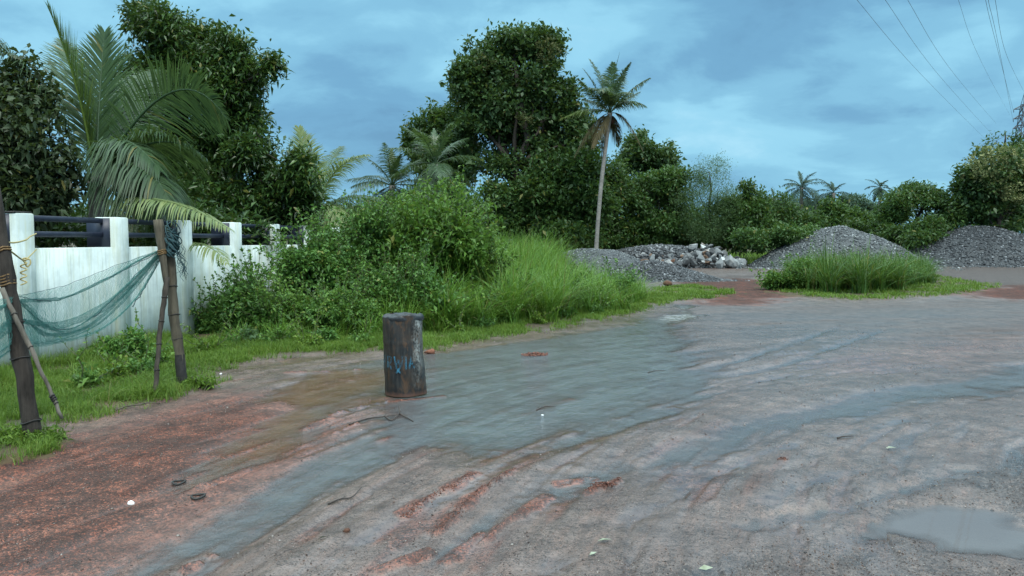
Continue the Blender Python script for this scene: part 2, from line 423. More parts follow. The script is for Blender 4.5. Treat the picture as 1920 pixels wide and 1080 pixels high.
RED_RUTS = [poly((758, 968), (820, 930), (888, 893)), poly((820, 1000), (885, 935), (965, 882)), poly((900, 1020), (960, 975), (1030, 930)), poly((1100, 922), (1160, 900)),
            poly((572, 803), (620, 785)), poly((622, 812), (668, 792)), poly((620, 775), (700, 755), (830, 740)), poly((980, 664), (1025, 660)), poly((350, 1065), (400, 1040)),
            poly((1055, 905), (1110, 895)), poly((540, 700), (680, 690)), poly((700, 1070), (800, 1035)), poly((900, 1000), (840, 1050)), poly((380, 910), (470, 880)), poly((50, 1060), (180, 1000))]
DARK_GRAVEL = poly((1800, 905), (1850, 875), (2000, 850), (2100, 960), (1930, 965), (1850, 940))
DARK_LOW = poly((1000, 1090), (1300, 1040), (1560, 1030), (1720, 1035), (1900, 1040), (2100, 1030), (2300, 1200), (900, 1200))
GRAVEL_FAR = poly((1170, 545), (1290, 525), (1480, 505), (1480, 490), (2300, 488), (2300, 545), (1780, 540), (1760, 520), (1450, 520), (1280, 540))
LAWN = poly((-400, 880), (-60, 840), (60, 812), (130, 800), (260, 772), (330, 748), (380, 712), (440, 684), (540, 668), (640, 663), (720, 664), (830, 652), (1000, 622), (1180, 588), (1250, 568), (1240, 548), (1180, 540), (1000, 530), (500, 530), (-400, 530))
TUFT = poly((-80, 860), (0, 828), (100, 838), (120, 850), (40, 875), (-80, 890))
STRIP_GREEN = poly((1225, 540), (1290, 537), (1372, 546), (1380, 552), (1330, 562), (1260, 566), (1215, 556))
ISLAND = poly((1425, 540), (1440, 520), (1760, 518), (1890, 537), (1800, 553), (1700, 562), (1600, 565), (1500, 558))
FIELD = poly((1330, 500), (1470, 497), (1480, 480), (1700, 482), (1700, 455), (1000, 455), (1050, 475))
FIELD_NEAR = poly((1320, 500), (1480, 497), (1520, 486), (1480, 478), (1330, 478))
FIELD_FAR = poly((-3000, 478), (4000, 478), (4000, 452), (-3000, 452))
LOT_FAR = poly((1285, 570), (1400, 572), (2200, 552), (2200, 640), (1750, 640), (1500, 625), (1350, 660), (1300, 605))
FCEN = np.array([9.5, 1.4])

def flow(P):
    q = P - FCEN
    return np.hypot(q[:, 0], q[:, 1]), np.arctan2(q[:, 1], -q[:, 0]) * 10.0

def masks(P):
    x, y = P[:, 0], P[:, 1]
    r, a = flow(P)
    dist = np.hypot(x, y)
    st = fbm2(r * 2.4, a * 0.45, 11, 4) - 0.5              # streaks along the flow
    stf = fbm2(r * 9.0, a * 1.1, 12, 3) - 0.5
    iso = fbm2(x * 1.3, y * 1.3, 13, 5) - 0.5
    fine = fbm2(x * 6, y * 6, 14, 4) - 0.5
    nz = 0.7 * st + 0.5 * stf + 0.4 * iso
    def m(pl, soft, amp=0.8): return sstep(-soft, soft, sdist(P, pl) + nz * amp)
    wet = np.maximum.reduce([m(WET_MAIN, 0.5, 1.5), m(WET_BROWN, 0.35, 1.9) * 0.85, m(WET_STRIP, 0.5, 1.3) * 0.92])
    for k, t in enumerate(WET_TRACKS):
        wet = np.maximum(wet, 0.5 * sstep(0.16, 0.02, stroke(P, t) + nz * 0.25))
    patches = sstep(0.04, 0.24, st + 0.6 * stf + 0.2 * iso) * sstep(16, 9, y) * sstep(-4.5, -2.0, x + 0.12 * y)
    wet = np.maximum(wet, patches * 0.62)
    pud = sstep(-0.22, 0.16, sdist(P, PUDDLE) + fine * 0.2 + iso * 0.15)
    brown = sstep(-0.5, 0.4, sdist(P, WET_BROWN) + iso * 0.8)
    red = m(RED_BANK, 0.7, 1.2)
    red = np.maximum(red, np.maximum(m(RED_FAR, 0.8, 2.0), m(RED_RIGHT, 1.0, 2.5)) * 1.25)
    grv_cut = np.maximum(m(RED_FAR, 0.8, 2.0), m(RED_RIGHT, 1.0, 2.5))
    red = np.maximum(red, m(RED_MIDR, 1.5, 2.5) * 0.45)
    red = np.maximum(red, sstep(0.05, 0.3, stf * 0.8 + iso * 0.6 - 0.02) * 0.55 * sstep(4.5, -1.0, x) * sstep(14, 8, y))
    lump = np.zeros(len(P))
    for k, t in enumerate(RED_RUTS):
        lump = np.maximum(lump, sstep(0.065, 0.01, stroke(P, t) + fine * 0.16 + stf * 0.05))
    red = np.maximum(red, lump)
    rut = np.zeros(len(P)); berm = np.zeros(len(P))
    for k, t in enumerate(TYRES):
        dd = stroke(P, t) + stf * 0.08 + iso * 0.12
        brk = sstep(-0.2, 0.1, iso + 0.3 * st)
        rut = np.maximum(rut, sstep(0.14, 0.03, dd) * brk); berm = np.maximum(berm, np.exp(-((dd - 0.2) / 0.06) ** 2) * brk)
    grv = np.maximum.reduce([m(DARK_GRAVEL, 0.15, 0.5), m(DARK_LOW, 0.25, 0.7) * 0.6, m(GRAVEL_FAR, 1.0, 3.0)])
    grv = np.maximum(grv, 0.75 * m(LOT_FAR, 1.2, 3.0))
    grv = np.maximum(grv, 0.6 * sstep(0.05, 0.3, iso + 0.4 * fine) * sstep(-1.5, 3, x))
    grv = grv * (1 - 0.85 * grv_cut)
    nl = fine * 0.9 + iso * 0.7
    def g(pl, soft): return sstep(-soft, soft, sdist(P, pl) + nl * (0.5 + 0.02 * dist))
    grass = np.maximum.reduce([sstep(-0.3, 0.55, sdist(P, LAWN) + nl * 0.9), g(TUFT, 0.12), sstep(-0.5, 0.6, sdist(P, STRIP_GREEN) + nl * 2.2), sstep(-0.6, 0.8, sdist(P, ISLAND) + nl * 2.6), g(FIELD, 0.8), g(FIELD_FAR, 3)])
    far = sstep(45, 75, dist)
    grass = np.maximum(grass, far)
    behind = sstep(-6.0, -7.0, x - 0.169 * (y - 9.4) - 0.2)
    grass = np.maximum(grass, behind)
    damp = 0.42 * sstep(-2.6, -0.6, x + 0.1 * y - 0.25) * sstep(24, 14, y) * sstep(-0.45, 0.25, st + 0.5 * iso)
    film = np.maximum.reduce([wet, 0.8 * rut, damp])
    return dict(film=film, rut=rut, berm=berm, wet=wet, pud=pud, brown=brown, red=red, lump=lump, grv=grv, grass=grass, st=st, stf=stf, iso=iso, fine=fine, dist=dist)

WATER_Z = -0.012
def height(P, mk=None):
    mk = mk or masks(P)
    nofar = sstep(60, 25, mk["dist"])
    h = 0.010 + 0.020 * mk["iso"] + 0.009 * mk["stf"] + 0.012 * mk["fine"]
    h += -0.048 * mk["wet"] + 0.02 * mk["wet"] * (mk["st"] + mk["stf"] + 0.7 * mk["fine"] + 0.15)
    h += -0.008 * mk["rut"] + 0.007 * mk["berm"]
    h += 0.035 * mk["lump"] * (0.7 + 2.2 * mk["fine"])
    h = h * (1 - mk["pud"]) + (-0.045) * mk["pud"]
    h += mk["grass"] * (0.03 + 0.07 * mk["iso"])
    return h * nofar

def make_ground():
    ang_f = np.linspace(R(-43), R(43), 640)
    ang_o = np.linspace(R(43), R(317), 60)[1:-1]
    ang = np.concatenate([ang_f, ang_o])
    rr = np.concatenate([[0.4, 1.2, 2.0], 1.0 / np.linspace(1 / 2.5, 1 / 55.0, 520), np.geomspace(56, 2500, 26)])
    A, RR = np.meshgrid(ang, rr)
    x, y = (RR * np.sin(A)).ravel(), (RR * np.cos(A)).ravel()
    P = np.stack([x, y], 1)
    mk = masks(P); h = height(P, mk)
    nr, na = len(rr), len(ang)
    i = np.arange(nr - 1)[:, None]; j = np.arange(na)[None, :]
    q = np.stack([i * na + j, i * na + (j + 1) % na, (i + 1) * na + (j + 1) % na, (i + 1) * na + j], -1).reshape(-1, 4)[:, ::-1]
    mb = MB().add(np.stack([x, y, h], 1), q, np.arange(na)[None, :])
    o = mb.build("ground", GROUND_MAT(), None, True)
    me = o.data
    at = me.attributes.new("mask", 'FLOAT_COLOR', 'POINT')
    wetall = np.clip(np.maximum(mk["film"], mk["pud"]), 0, 1)
    at.data.foreach_set("color", np.stack([mk["red"], wetall, mk["grv"], mk["grass"]], 1).astype(np.float32).ravel())
    fr, fa = flow(P)
    at = me.attributes.new("flow", 'FLOAT_VECTOR', 'POINT')
    at.data.foreach_set("vector", np.stack([fr, fa * 0.12, 0 * fr], 1).astype(np.float32).ravel())
    structure(o)
    # the water sheets lie in the hollows of the same ground
    inw = (mk["wet"] > 0.04) & (mk["dist"] < 30) & (mk["grass"] < 0.7)
    sheet("water", x, y, h, q, inw, WATER_MAT("stream_water", False), mk, fr, fa)
    inp = (sdist(P, PUDDLE) > -0.25)
    sheet("puddle", x, y, h, q, inp, WATER_MAT("puddle_water", True), mk, fr, fa, 0.003)

def sheet(name, x, y, h, q, sel, mat, mk, fr, fa, dz=0.0):
    fq = q[sel[q].all(1)]
    used = np.unique(fq); idx = np.full(len(x), -1); idx[used] = np.arange(len(used))
    V = np.stack([x[used], y[used], np.full(len(used), WATER_Z + dz)], 1)
    o = MB().add(V, idx[fq]).build(name, mat, None, True)
    at = o.data.attributes.new("depth", 'FLOAT_COLOR', 'POINT')
    d = np.clip((WATER_Z + dz - h[used]) / 0.03, 0, 1)
    foam = sstep(1.1, 0.3, np.hypot((V[:, 0] - G(1272, 588)[0] - 0.12 * (V[:, 1] - G(1272, 588)[1])) * 1.1, (V[:, 1] - G(1272, 588)[1]) * 0.42))
    at.data.foreach_set("color", np.stack([d, mk["brown"][used], foam, np.ones(len(used))], 1).astype(np.float32).ravel())
    at = o.data.attributes.new("flow", 'FLOAT_VECTOR', 'POINT')
    at.data.foreach_set("vector", np.stack([fr[used], fa[used] * 0.12, 0 * fr[used]], 1).astype(np.float32).ravel())
    structure(o); return o

def GROUND_MAT():
    m, nt, N, L = newmat("wet_laterite_lot")
    a = nd(nt, "ShaderNodeAttribute", attribute_name="mask"); fl = nd(nt, "ShaderNodeAttribute", attribute_name="flow")
    sp = N.new("ShaderNodeSeparateColor"); L.new(a.outputs["Color"], sp.inputs[0])
    red, wet, grv, grass = sp.outputs[0], sp.outputs[1], sp.outputs[2], a.outputs["Alpha"]
    pos = geo_pos(nt)
    mp = N.new("ShaderNodeMapping"); L.new(fl.outputs["Vector"], mp.inputs[0])
    s1 = noise_tex(nt, 5.0, mp.outputs[0], 6, 0.65, 0.2)
    s2 = noise_tex(nt, 18.0, mp.outputs[0], 4, 0.6, 0.1)
    n1 = noise_tex(nt, 1.6, pos, 6, 0.6); n2 = noise_tex(nt, 22, pos, 4, 0.7); n3 = noise_tex(nt, 90, pos, 3, 0.7)
    vo = N.new("ShaderNodeTexVoronoi"); vo.inputs["Scale"].default_value = 55; L.new(pos, vo.inputs["Vector"])
    pat = noise_tex(nt, 2.3, pos, 5, 0.6, 0.4)
    mud = ramp(nt, s1, [(0.3, (0.105, 0.074, 0.063)), (0.5, (0.16, 0.12, 0.106)), (0.7, (0.225, 0.18, 0.162))])
    mud = mixc(nt, ramp(nt, s2, [(0.48, (0, 0, 0)), (0.66, (0.55, 0.55, 0.55))]), mud, (0.23, 0.145, 0.115))
    fl3 = noise_tex(nt, 1.3, geo_pos(nt, (0.35, 1.2, 1)), 6, 0.65, 0.6)
    mud = mixc(nt, ramp(nt, fl3, [(0.42, (0, 0, 0)), (0.62, (0.62, 0.62, 0.62))]), mud, (0.085, 0.06, 0.052))
    redc = ramp(nt, math_(nt, 'ADD', math_(nt, 'MULTIPLY', n2, 0.5), math_(nt, 'MULTIPLY', s1, 0.5)), [(0.34, (0.14, 0.036, 0.021)), (0.5, (0.31, 0.092, 0.051)), (0.68, (0.46, 0.18, 0.11))])
    rf = math_(nt, 'MULTIPLY', red, math_(nt, 'ADD', 0.3, n2), True)
    col = mixc(nt, rf, mud, redc)
    gcol = ramp(nt, vo.outputs["Color"], [(0.15, (0.024, 0.021, 0.02)), (0.5, (0.075, 0.064, 0.06)), (0.8, (0.16, 0.14, 0.13))])
    gf = math_(nt, 'MULTIPLY', grv, math_(nt, 'ADD', 0.1, math_(nt, 'MULTIPLY', n2, 1.4)), True)
    col = mixc(nt, gf, col, gcol)
    # grit: dark and pale specks of several sizes, denser in patches
    n4 = noise_tex(nt, 42, pos, 3, 0.75)
    dens = math_(nt, 'MULTIPLY', math_(nt, 'SUBTRACT', pat, 0.22), 0.22)
    dens = math_(nt, 'ADD', dens, math_(nt, 'MULTIPLY', math_(nt, 'ADD', math_(nt, 'MULTIPLY', red, 1.9), grv), 0.05))
    dens = math_(nt, 'SUBTRACT', dens, math_(nt, 'MULTIPLY', wet, 0.06))
    spk = lambda nz, w_: ramp(nt, math_(nt, 'SUBTRACT', nz, dens), [(0.33, (1, 1, 1)), (0.33 + w_, (0, 0, 0))])
    col = mixc(nt, math_(nt, 'MULTIPLY', spk(n3, 0.06), 0.8), col, (0.022, 0.018, 0.017))
    col = mixc(nt, math_(nt, 'MULTIPLY', spk(n4, 0.05), 0.7), col, (0.035, 0.026, 0.024))
    n5 = noise_tex(nt, 24, pos, 3, 0.8)
    col = mixc(nt, math_(nt, 'MULTIPLY', spk(n5, 0.04), 0.55), col, (0.04, 0.028, 0.025))
    sp2 = ramp(nt, n3, [(0.62, (0, 0, 0)), (0.70, (1, 1, 1))])
    col = mixc(nt, math_(nt, 'MULTIPLY', sp2, 0.35), col, (0.38, 0.33, 0.3))
    n6 = noise_tex(nt, 4.5, pos, 9, 0.8, 0.3)
    col = mixc(nt, 1.0, col, ramp(nt, n6, [(0.36, (0.5, 0.47, 0.46)), (0.5, (0.97, 0.95, 0.94)), (0.64, (1.3, 1.27, 1.24))]), 'MULTIPLY')
    soil = ramp(nt, n1, [(0.35, (0.04, 0.042, 0.02)), (0.65, (0.1, 0.066, 0.038))])
    col = mixc(nt, ramp(nt, math_(nt, 'ADD', grass, math_(nt, 'MULTIPLY', math_(nt, 'SUBTRACT', n2, 0.5), 0.5)), [(0.35, (0, 0, 0)), (0.65, (1, 1, 1))]), col, soil)
    # water film: darker and glossier where it is wet
    film = math_(nt, 'ADD', math_(nt, 'MULTIPLY', wet, 1.0), math_(nt, 'MULTIPLY', math_(nt, 'SUBTRACT', s1, 0.14), 0.9), True)
    film = math_(nt, 'SUBTRACT', film, math_(nt, 'MULTIPLY', math_(nt, 'ADD', red, grv), 0.22), True)
    col = mixc(nt, math_(nt, 'MULTIPLY', film, 0.36), col, (0.045, 0.038, 0.038))
    ro = ramp(nt, film, [(0.0, (0.6,) * 3), (0.3, (0.3,) * 3), (0.6, (0.12,) * 3), (1.0, (0.05,) * 3)])
    dry = math_(nt, 'MULTIPLY', math_(nt, 'ADD', math_(nt, 'MULTIPLY', red, 0.85), math_(nt, 'MULTIPLY', grv, 0.6)), math_(nt, 'SUBTRACT', 1.0, math_(nt, 'MULTIPLY', wet, 1.3), True), True)
    ro = mixc(nt, math_(nt, 'MULTIPLY', dry, 0.85), ro, (0.85, 0.85, 0.85))
    ro = mixc(nt, grass, ro, (0.8, 0.8, 0.8))
    hgt = math_(nt, 'ADD', math_(nt, 'MULTIPLY', n2, 0.6), math_(nt, 'ADD', math_(nt, 'MULTIPLY', n3, 0.35), math_(nt, 'ADD', math_(nt, 'MULTIPLY', s2, 0.4), math_(nt, 'MULTIPLY', s1, 0.5))))
    bs = math_(nt, 'SUBTRACT', 0.8, math_(nt, 'MULTIPLY', film, 0.74), True)
    b = N.new("ShaderNodeBump"); b.inputs["Distance"].default_value = 0.03
    L.new(hgt, b.inputs["Height"]); L.new(bs, b.inputs["Strength"])
    p = principled(nt, col, 0.5, b.outputs[0], 0.5); L.new(ro, p.inputs["Roughness"])
    L.new(math_(nt, 'SUBTRACT', 0.5, math_(nt, 'MULTIPLY', dry, 0.36)), p.inputs["Specular IOR Level"])
    output(nt, p.outputs[0]); return m

def WATER_MAT(name, calm):
    m, nt, N, L = newmat(name)
    a = nd(nt, "ShaderNodeAttribute", attribute_name="depth"); fl = nd(nt, "ShaderNodeAttribute", attribute_name="flow")
    sp = N.new("ShaderNodeSeparateColor"); L.new(a.outputs["Color"], sp.inputs[0])
    mp = N.new("ShaderNodeMapping"); L.new(fl.outputs["Vector"], mp.inputs[0]); mp.inputs["Scale"].default_value = (1, 4.2, 1)
    r1 = noise_tex(nt, 11.0, mp.outputs[0], 5, 0.62, 0.5)
    r2 = noise_tex(nt, 14.0, geo_pos(nt), 3, 0.5, 0.5)
    col = mixc(nt, sp.outputs[1], (0.1, 0.121, 0.134), (0.13, 0.068, 0.027))
    col = mixc(nt, math_(nt, 'MULTIPLY', sp.outputs[2], math_(nt, 'MULTIPLY', ramp(nt, r2, [(0.4, (0, 0, 0)), (0.56, (1, 1, 1))]), 0.85)), col, (0.75, 0.78, 0.78))
    if calm:
        nrm_ = bump(nt, r2, 0.012, 0.01)
        col = mixc(nt, 0.4, (0.12, 0.105, 0.1), (0.13, 0.112, 0.108))
    else:
        r3 = noise_tex(nt, 34.0, mp.outputs[0], 3, 0.6, 0.6); r4 = noise_tex(nt, 26, geo_pos(nt, (0.6, 1.5, 1)), 3, 0.55, 0.8)
        hh = math_(nt, 'ADD', math_(nt, 'ADD', r1, math_(nt, 'MULTIPLY', r2, 0.4)), math_(nt, 'ADD', math_(nt, 'MULTIPLY', r3, 0.4), math_(nt, 'MULTIPLY', r4, 0.4)))
        nrm_ = bump(nt, hh, 0.7, 0.03)
        silt = ramp(nt, r1, [(0.42, (0, 0, 0)), (0.62, (1, 1, 1))])
        col = mixc(nt, math_(nt, 'MULTIPLY', silt, 0.22), col, (0.17, 0.155, 0.14))
    p = principled(nt, col, 0.035 if calm else 0.09, nrm_, 0.5)
    p.inputs["IOR"].default_value = 1.6 if calm else 1.4
    t = N.new("ShaderNodeBsdfTransparent")
    ms = N.new("ShaderNodeMixShader")
    al = ramp(nt, sp.outputs[0], [(0.0, (0.0,) * 3), (0.35, (0.5,) * 3), (1.0, (0.86,) * 3)])
    L.new(al, ms.inputs[0]); L.new(t.outputs[0], ms.inputs[1]); L.new(p.outputs[0], ms.inputs[2])
    output(nt, ms.outputs[0]); return m

make_ground()
def ground_z(p):
    return float(height(np.array([[p[0], p[1]]]))[0])
def GZ(px, py):
    p = G(px, py); p[2] = ground_z(p); return p

# ------------------------------------------------------------------ foliage makers
OCT_V = np.array([[1, 0, 0], [-1, 0, 0], [0, 1, 0], [0, -1, 0], [0, 0, 1], [0, 0, -1]], float)
OCT_F = np.array([[0, 2, 4], [2, 1, 4], [1, 3, 4], [3, 0, 4], [2, 0, 5], [1, 2, 5], [3, 1, 5], [0, 3, 5]])

def leaves(mb, c, d, size, wr=0.42, fold=0.12, droop=0.12, rng=RNG, flat=0.8):
    n = len(c); d = nrm(d)
    up = np.zeros((n, 3)); up[:, 2] = flat
    up += rng.normal(0, 0.5, (n, 3))
    s = nrm(np.cross(d, up)); nn = np.cross(s, d)
    Ls = np.broadcast_to(np.asarray(size, float), (n,))[:, None]
    b = c; mid = c + d * 0.48 * Ls
    t = c + d * Ls; t = t - np.array([0, 0, 1.0]) * droop * Ls
    w = Ls * wr * 0.5
    l = c + d * 0.42 * Ls + s * w + nn * fold * Ls
    r = c + d * 0.42 * Ls - s * w + nn * fold * Ls
    V = np.stack([b, l, t, r, mid], 1).reshape(-1, 3)
    k = np.arange(n)[:, None] * 5
    F = np.concatenate([k + np.array([0, 4, 1]), k + np.array([1, 4, 2]), k + np.array([0, 3, 4]), k + np.array([3, 2, 4])])
    mb.add(V, F)

def sample_blobs(blobs, n, rng, shell=0.72, lump=0.3, seed=0, zmin=None):
    B = np.array(blobs, float)
    w = (B[:, 3] * B[:, 5] + B[:, 3] * B[:, 4]) ; w = w / w.sum()
    k = rng.choice(len(B), n, p=w)
    d = nrm(rng.normal(0, 1, (n, 3)))
    r = np.where(rng.random(n) < shell, 0.62 + 0.4 * rng.random(n) ** 0.8, rng.random(n) ** (1 / 3))
    r = r * (1 - lump + 2 * lump * noise3(d * 2.2 + k[:, None] * 7.7 + seed, seed))
    c = B[k, :3] + d * B[k, 3:6] * r[:, None]
    if zmin is not None: c[:, 2] = np.maximum(c[:, 2], zmin + 0.05 * rng.random(n))
    return c, d

def crown_mb(blobs, n, per, size, rng, spread=None, wr=0.42, gap=0.42, gapscale=None, seed=0, droop=0.12, zmin=None, up=0.25, shell=0.72, lump=0.3, flat=0.8):
    mb = MB()
    c, d = sample_blobs(blobs, n, rng, shell, lump, seed, zmin)
    if gap > 0:
        gs = gapscale or 1.2 / max(size * 6, 0.2)
        c_ok = noise3(c * gs + seed * 3.1, seed + 5) > gap * 0.8
        c, d = c[c_ok], d[c_ok]
    n = len(c)
    sp = spread if spread is not None else size * 0.7
    cc = np.repeat(c, per, 0) + rng.normal(0, sp * 0.6, (n * per, 3))
    dd = np.repeat(d, per, 0) * 0.5 + rng.normal(0, 0.75, (n * per, 3)) + np.array([0, 0, up])
    leaves(mb, cc, dd, size * np.clip(rng.lognormal(-0.12, 0.32, n * per), 0.4, 1.6), wr, 0.1, droop, rng, flat)
    return mb

def clumps(bl, rng, k, sc=(0.34, 0.52), reach=0.72):
    "breaks each big lobe of a crown into k smaller uneven ones"
    out = []
    for b in bl:
        c, r = np.array(b[:3]), np.array(b[3:6])
        out.append((*c, *(r * 0.62)))
        for _ in range(k):
            d = nrm(rng.normal(0, 1, 3)); q = rng.uniform(*sc)
            out.append((*(c + d * r * reach * rng.uniform(0.85, 1.12)), *(r * q * rng.uniform(0.85, 1.2, 3))))
    return out

def px_blobs(D, L_, dep=0.8, spread=0.0, rng=None):
    out = []
    for b in L_:
        px, py, rx, ry = b[:4]
        dd = D + (b[4] if len(b) > 4 else (rng.uniform(-spread, spread) if rng is not None else 0))
        p = W(px, py, dd)
        out.append((*p, S(rx, dd), S(rx, dd) * dep, S(ry, dd)))
    return out

def limb(a, b, n, rng, wob):
    t = np.linspace(0, 1, n)[:, None]
    p = a * (1 - t) + b * t
    off = rng.normal(0, wob, (n, 3)) * np.sin(t * math.pi)
    off[:, 2] *= 0.3
    p = p + off
    p[:, 2] += np.sin(t[:, 0] * math.pi) * 0.06 * np.linalg.norm(b - a)
    return p

def tree(name, label, cat, D, blobs_px, base_px, n, per, size, mat, group=None, trunk_r=0.25, seed=1, gap=0.42, wr=0.42, bark="bark", dep=0.8, spread=None, fork=0.45, droop=0.12, shell=0.72, lump=0.3, extra=None, dspread=0.0, sub=8, gapscale=None):
    rng = np.random.default_rng(seed)
    bl = px_blobs(D, blobs_px, dep, dspread, rng)
    bx = W(base_px, 450, D)[0]
    root = thing(name, label, cat, (bx, D, 0.0), group)
    mb = crown_mb(clumps(bl, rng, sub) if sub else bl, n, per, size, rng, spread, wr, gap, gapscale, seed, droop, None, 0.2, shell, lump)
    mb.build("crown", M[mat], root)
    tb = MB()
    B = np.array(bl); top = B[np.argmax(B[:, 2])]
    base = np.array([bx, D, -0.15]); tp = top[:3].copy(); tp[2] += 0.1 * top[5]
    path = limb(base, tp, 9, rng, 0.03 * (tp[2] + 0.5))
    rad = trunk_r * np.linspace(1, 0.18, 9); rad[0] *= 1.25
    tb.tube(path, rad, 8, True, 0.15, seed)
    for b in B:
        f = rng.uniform(fork - 0.15, fork + 0.2); f = min(f, max(0.1, (b[2] - 0.15 * b[5]) / max(tp[2], 0.1) * 0.8))
        a = path[int(np.clip(f * 8, 0, 7))]
        r0 = trunk_r * (1 - f * 0.8) * 0.5
        tb.tube(limb(a, b[:3], 6, rng, 0.05 * np.linalg.norm(b[:3] - a)), np.linspace(r0, r0 * 0.3, 6), 6, True, 0.1, seed)
        for q in range(3):
            e = b[:3] + nrm(rng.normal(0, 1, 3)) * b[3:6] * 0.85
            tb.tube(limb(b[:3], e, 4, rng, 0.05 * b[3]), np.linspace(r0 * 0.35, r0 * 0.08, 4), 5, False)
    tb.build("trunk", M[bark], root)
    if extra:
        for nm, bpx, n2, per2, s2, mat2, wr2 in extra:
            rg = np.random.default_rng(seed + 91)
            crown_mb(px_blobs(D - 1.6, bpx, dep, 0.3, rg), n2, per2, s2, rg, s2 * 0.6, wr2, 0.3, None, seed + 9, 0.05, None, 0.6).build(nm, M[mat2], root)
    return root

def shrub(name, label, cat, D, blobs_px, n, per, size, mat, group=None, seed=1, wr=0.5, gap=0.3, dep=0.9, spread=None, droop=0.15, stems=10, shell=0.7, lump=0.3, dspread=0.0, flat=0.8, sub=6, sprig=0):
    rng = np.random.default_rng(seed)
    bl = px_blobs(D, blobs_px, dep, dspread, rng)
    B = np.array(bl)
    c = (B[:, :3] * B[:, 3:4]).sum(0) / B[:, 3].sum()
    root = thing(name, label, cat, (c[0], c[1], 0.0), group)
    mb = crown_mb(clumps(bl, rng, sub) if sub else bl, n, per, size, rng, spread, wr, gap, None, seed, droop, 0.05, 0.3, shell, lump, flat)
    sb = MB()
    if sprig:      # shoots standing out of the outline
        for k in range(sprig):
            b = B[rng.integers(len(B))]; d = nrm(rng.normal(0, 1, 3) + np.array([0, -0.35, 0.7]))
            a = b[:3] + d * b[3:6] * 0.7; ln = rng.uniform(0.25, 0.6) * (size / 0.09) ** 0.5
            e = a + (d + np.array([0, 0, 0.5])) * ln
            if e[2] < 0.25: continue
            P = limb(a, e, 6, rng, 0.03); sb.tube(P, np.linspace(0.006, 0.003, 6), 4, False)
            m_ = int(ln / (size * 0.28)) + 3; t = rng.random(m_); i = np.minimum((t * 5).astype(int), 4); f = (t * 5 - i)[:, None]
            c = P[i] * (1 - f) + P[i + 1] * f
            leaves(mb, c, rng.normal(0, 0.7, (m_, 3)) + d * 0.5 + np.array([0, 0, 0.2]), size * rng.uniform(0.7, 1.2, m_), wr, 0.1, 0.2, rng)
    fol = mb
    for k in range(stems):
        b = B[rng.integers(len(B))]
        a = np.array([b[0] + rng.normal(0, b[3] * 0.3), b[1] + rng.normal(0, b[4] * 0.3), -0.05])
        e = b[:3] + rng.normal(0, 0.4, 3) * b[3:6]; e[2] = max(e[2], 0.15)
        sb.tube(limb(a, e, 5, rng, 0.04), np.linspace(0.014, 0.005, 5), 5, False)
    fol.build("foliage", M[mat], root)
    sb.build("stem", M["stem"], root)
    return root

def frond_mb(P0, P1, P2, leaf, n, rng, droop=0.5, fwd=0.55, w=0.035, rach=0.03, closed=0.0, gap=0.0, roll=0.0, vee=0.25):
    mb = MB(); P0, P1, P2 = (np.asarray(p, float) for p in (P0, P1, P2))
    t = np.linspace(0, 1, 16)[:, None]
    path = P0 * (1 - t) ** 2 + 2 * P1 * t * (1 - t) + P2 * t ** 2
    mb.tube(path, np.linspace(rach, rach * 0.12, 16), 5, False)
    s = np.linspace(0.14, 0.995, n); s = np.clip(s + rng.normal(0, 0.25 / n, n), 0.1, 1)
    if gap > 0: s = s[rng.random(len(s)) > gap]
    S2 = np.concatenate([s, s]); sg = np.concatenate([np.ones(len(s)), -np.ones(len(s))])
    tt = S2[:, None]
    p = P0 * (1 - tt) ** 2 + 2 * P1 * tt * (1 - tt) + P2 * tt ** 2
    T = nrm(2 * (P1 - P0) * (1 - tt) + 2 * (P2 - P1) * tt)
    side = np.cross(T, np.array([0, 0, 1.0]))
    bad = np.linalg.norm(side, axis=1) < 0.15
    h = np.array([P2[0] - P0[0], P2[1] - P0[1], 0.0])
    alt = nrm(np.cross(h, [0, 0, 1.0])) if np.linalg.norm(h) > 0.1 else np.array([1.0, 0, 0])
    # a steady side vector, so that an upright frond does not flip over
    side = nrm(side + alt * 0.6)
    if roll:
        side = nrm(side * math.cos(roll) + np.cross(side, T) * math.sin(roll))
    side = side * sg[:, None]; nup = nrm(np.cross(side * sg[:, None], T))
    prof = leaf * np.clip(np.minimum((S2 / 0.3) ** 0.6, (1.12 - S2) / 0.55), 0.16, 1)
    prof = prof * rng.uniform(0.82, 1.12, len(S2))
    f = fwd + closed * 1.6 + 0.7 * S2 ** 3
    d = nrm(side * (1 - 0.7 * closed) + T * f[:, None] + nup * vee + rng.normal(0, 0.07, p.shape))
    wd = nrm(np.cross(d, nup)) * w * 0.5
    dz = np.array([0, 0, -1.0])
    dr = (droop * rng.uniform(0.7, 1.3, len(S2)))[:, None]
    rows = []
    for u, k_ in ((0, 0.6), (0.3, 1.0), (0.65, 0.8), (1.0, 0.1)):
        q = p + d * (prof[:, None] * u * (1 - 0.22 * dr.clip(0, 1.6) * u)) + dz * (prof[:, None] * dr * 0.8 * u ** 2)
        rows += [q - wd * k_, q + wd * k_]
    V = np.stack(rows, 1).reshape(-1, 3)
    k = np.arange(len(S2))[:, None] * 8
    mb.add(V, np.concatenate([k + np.array([2 * i, 2 * i + 1, 2 * i + 3, 2 * i + 2]) for i in range(3)]))
    return mb

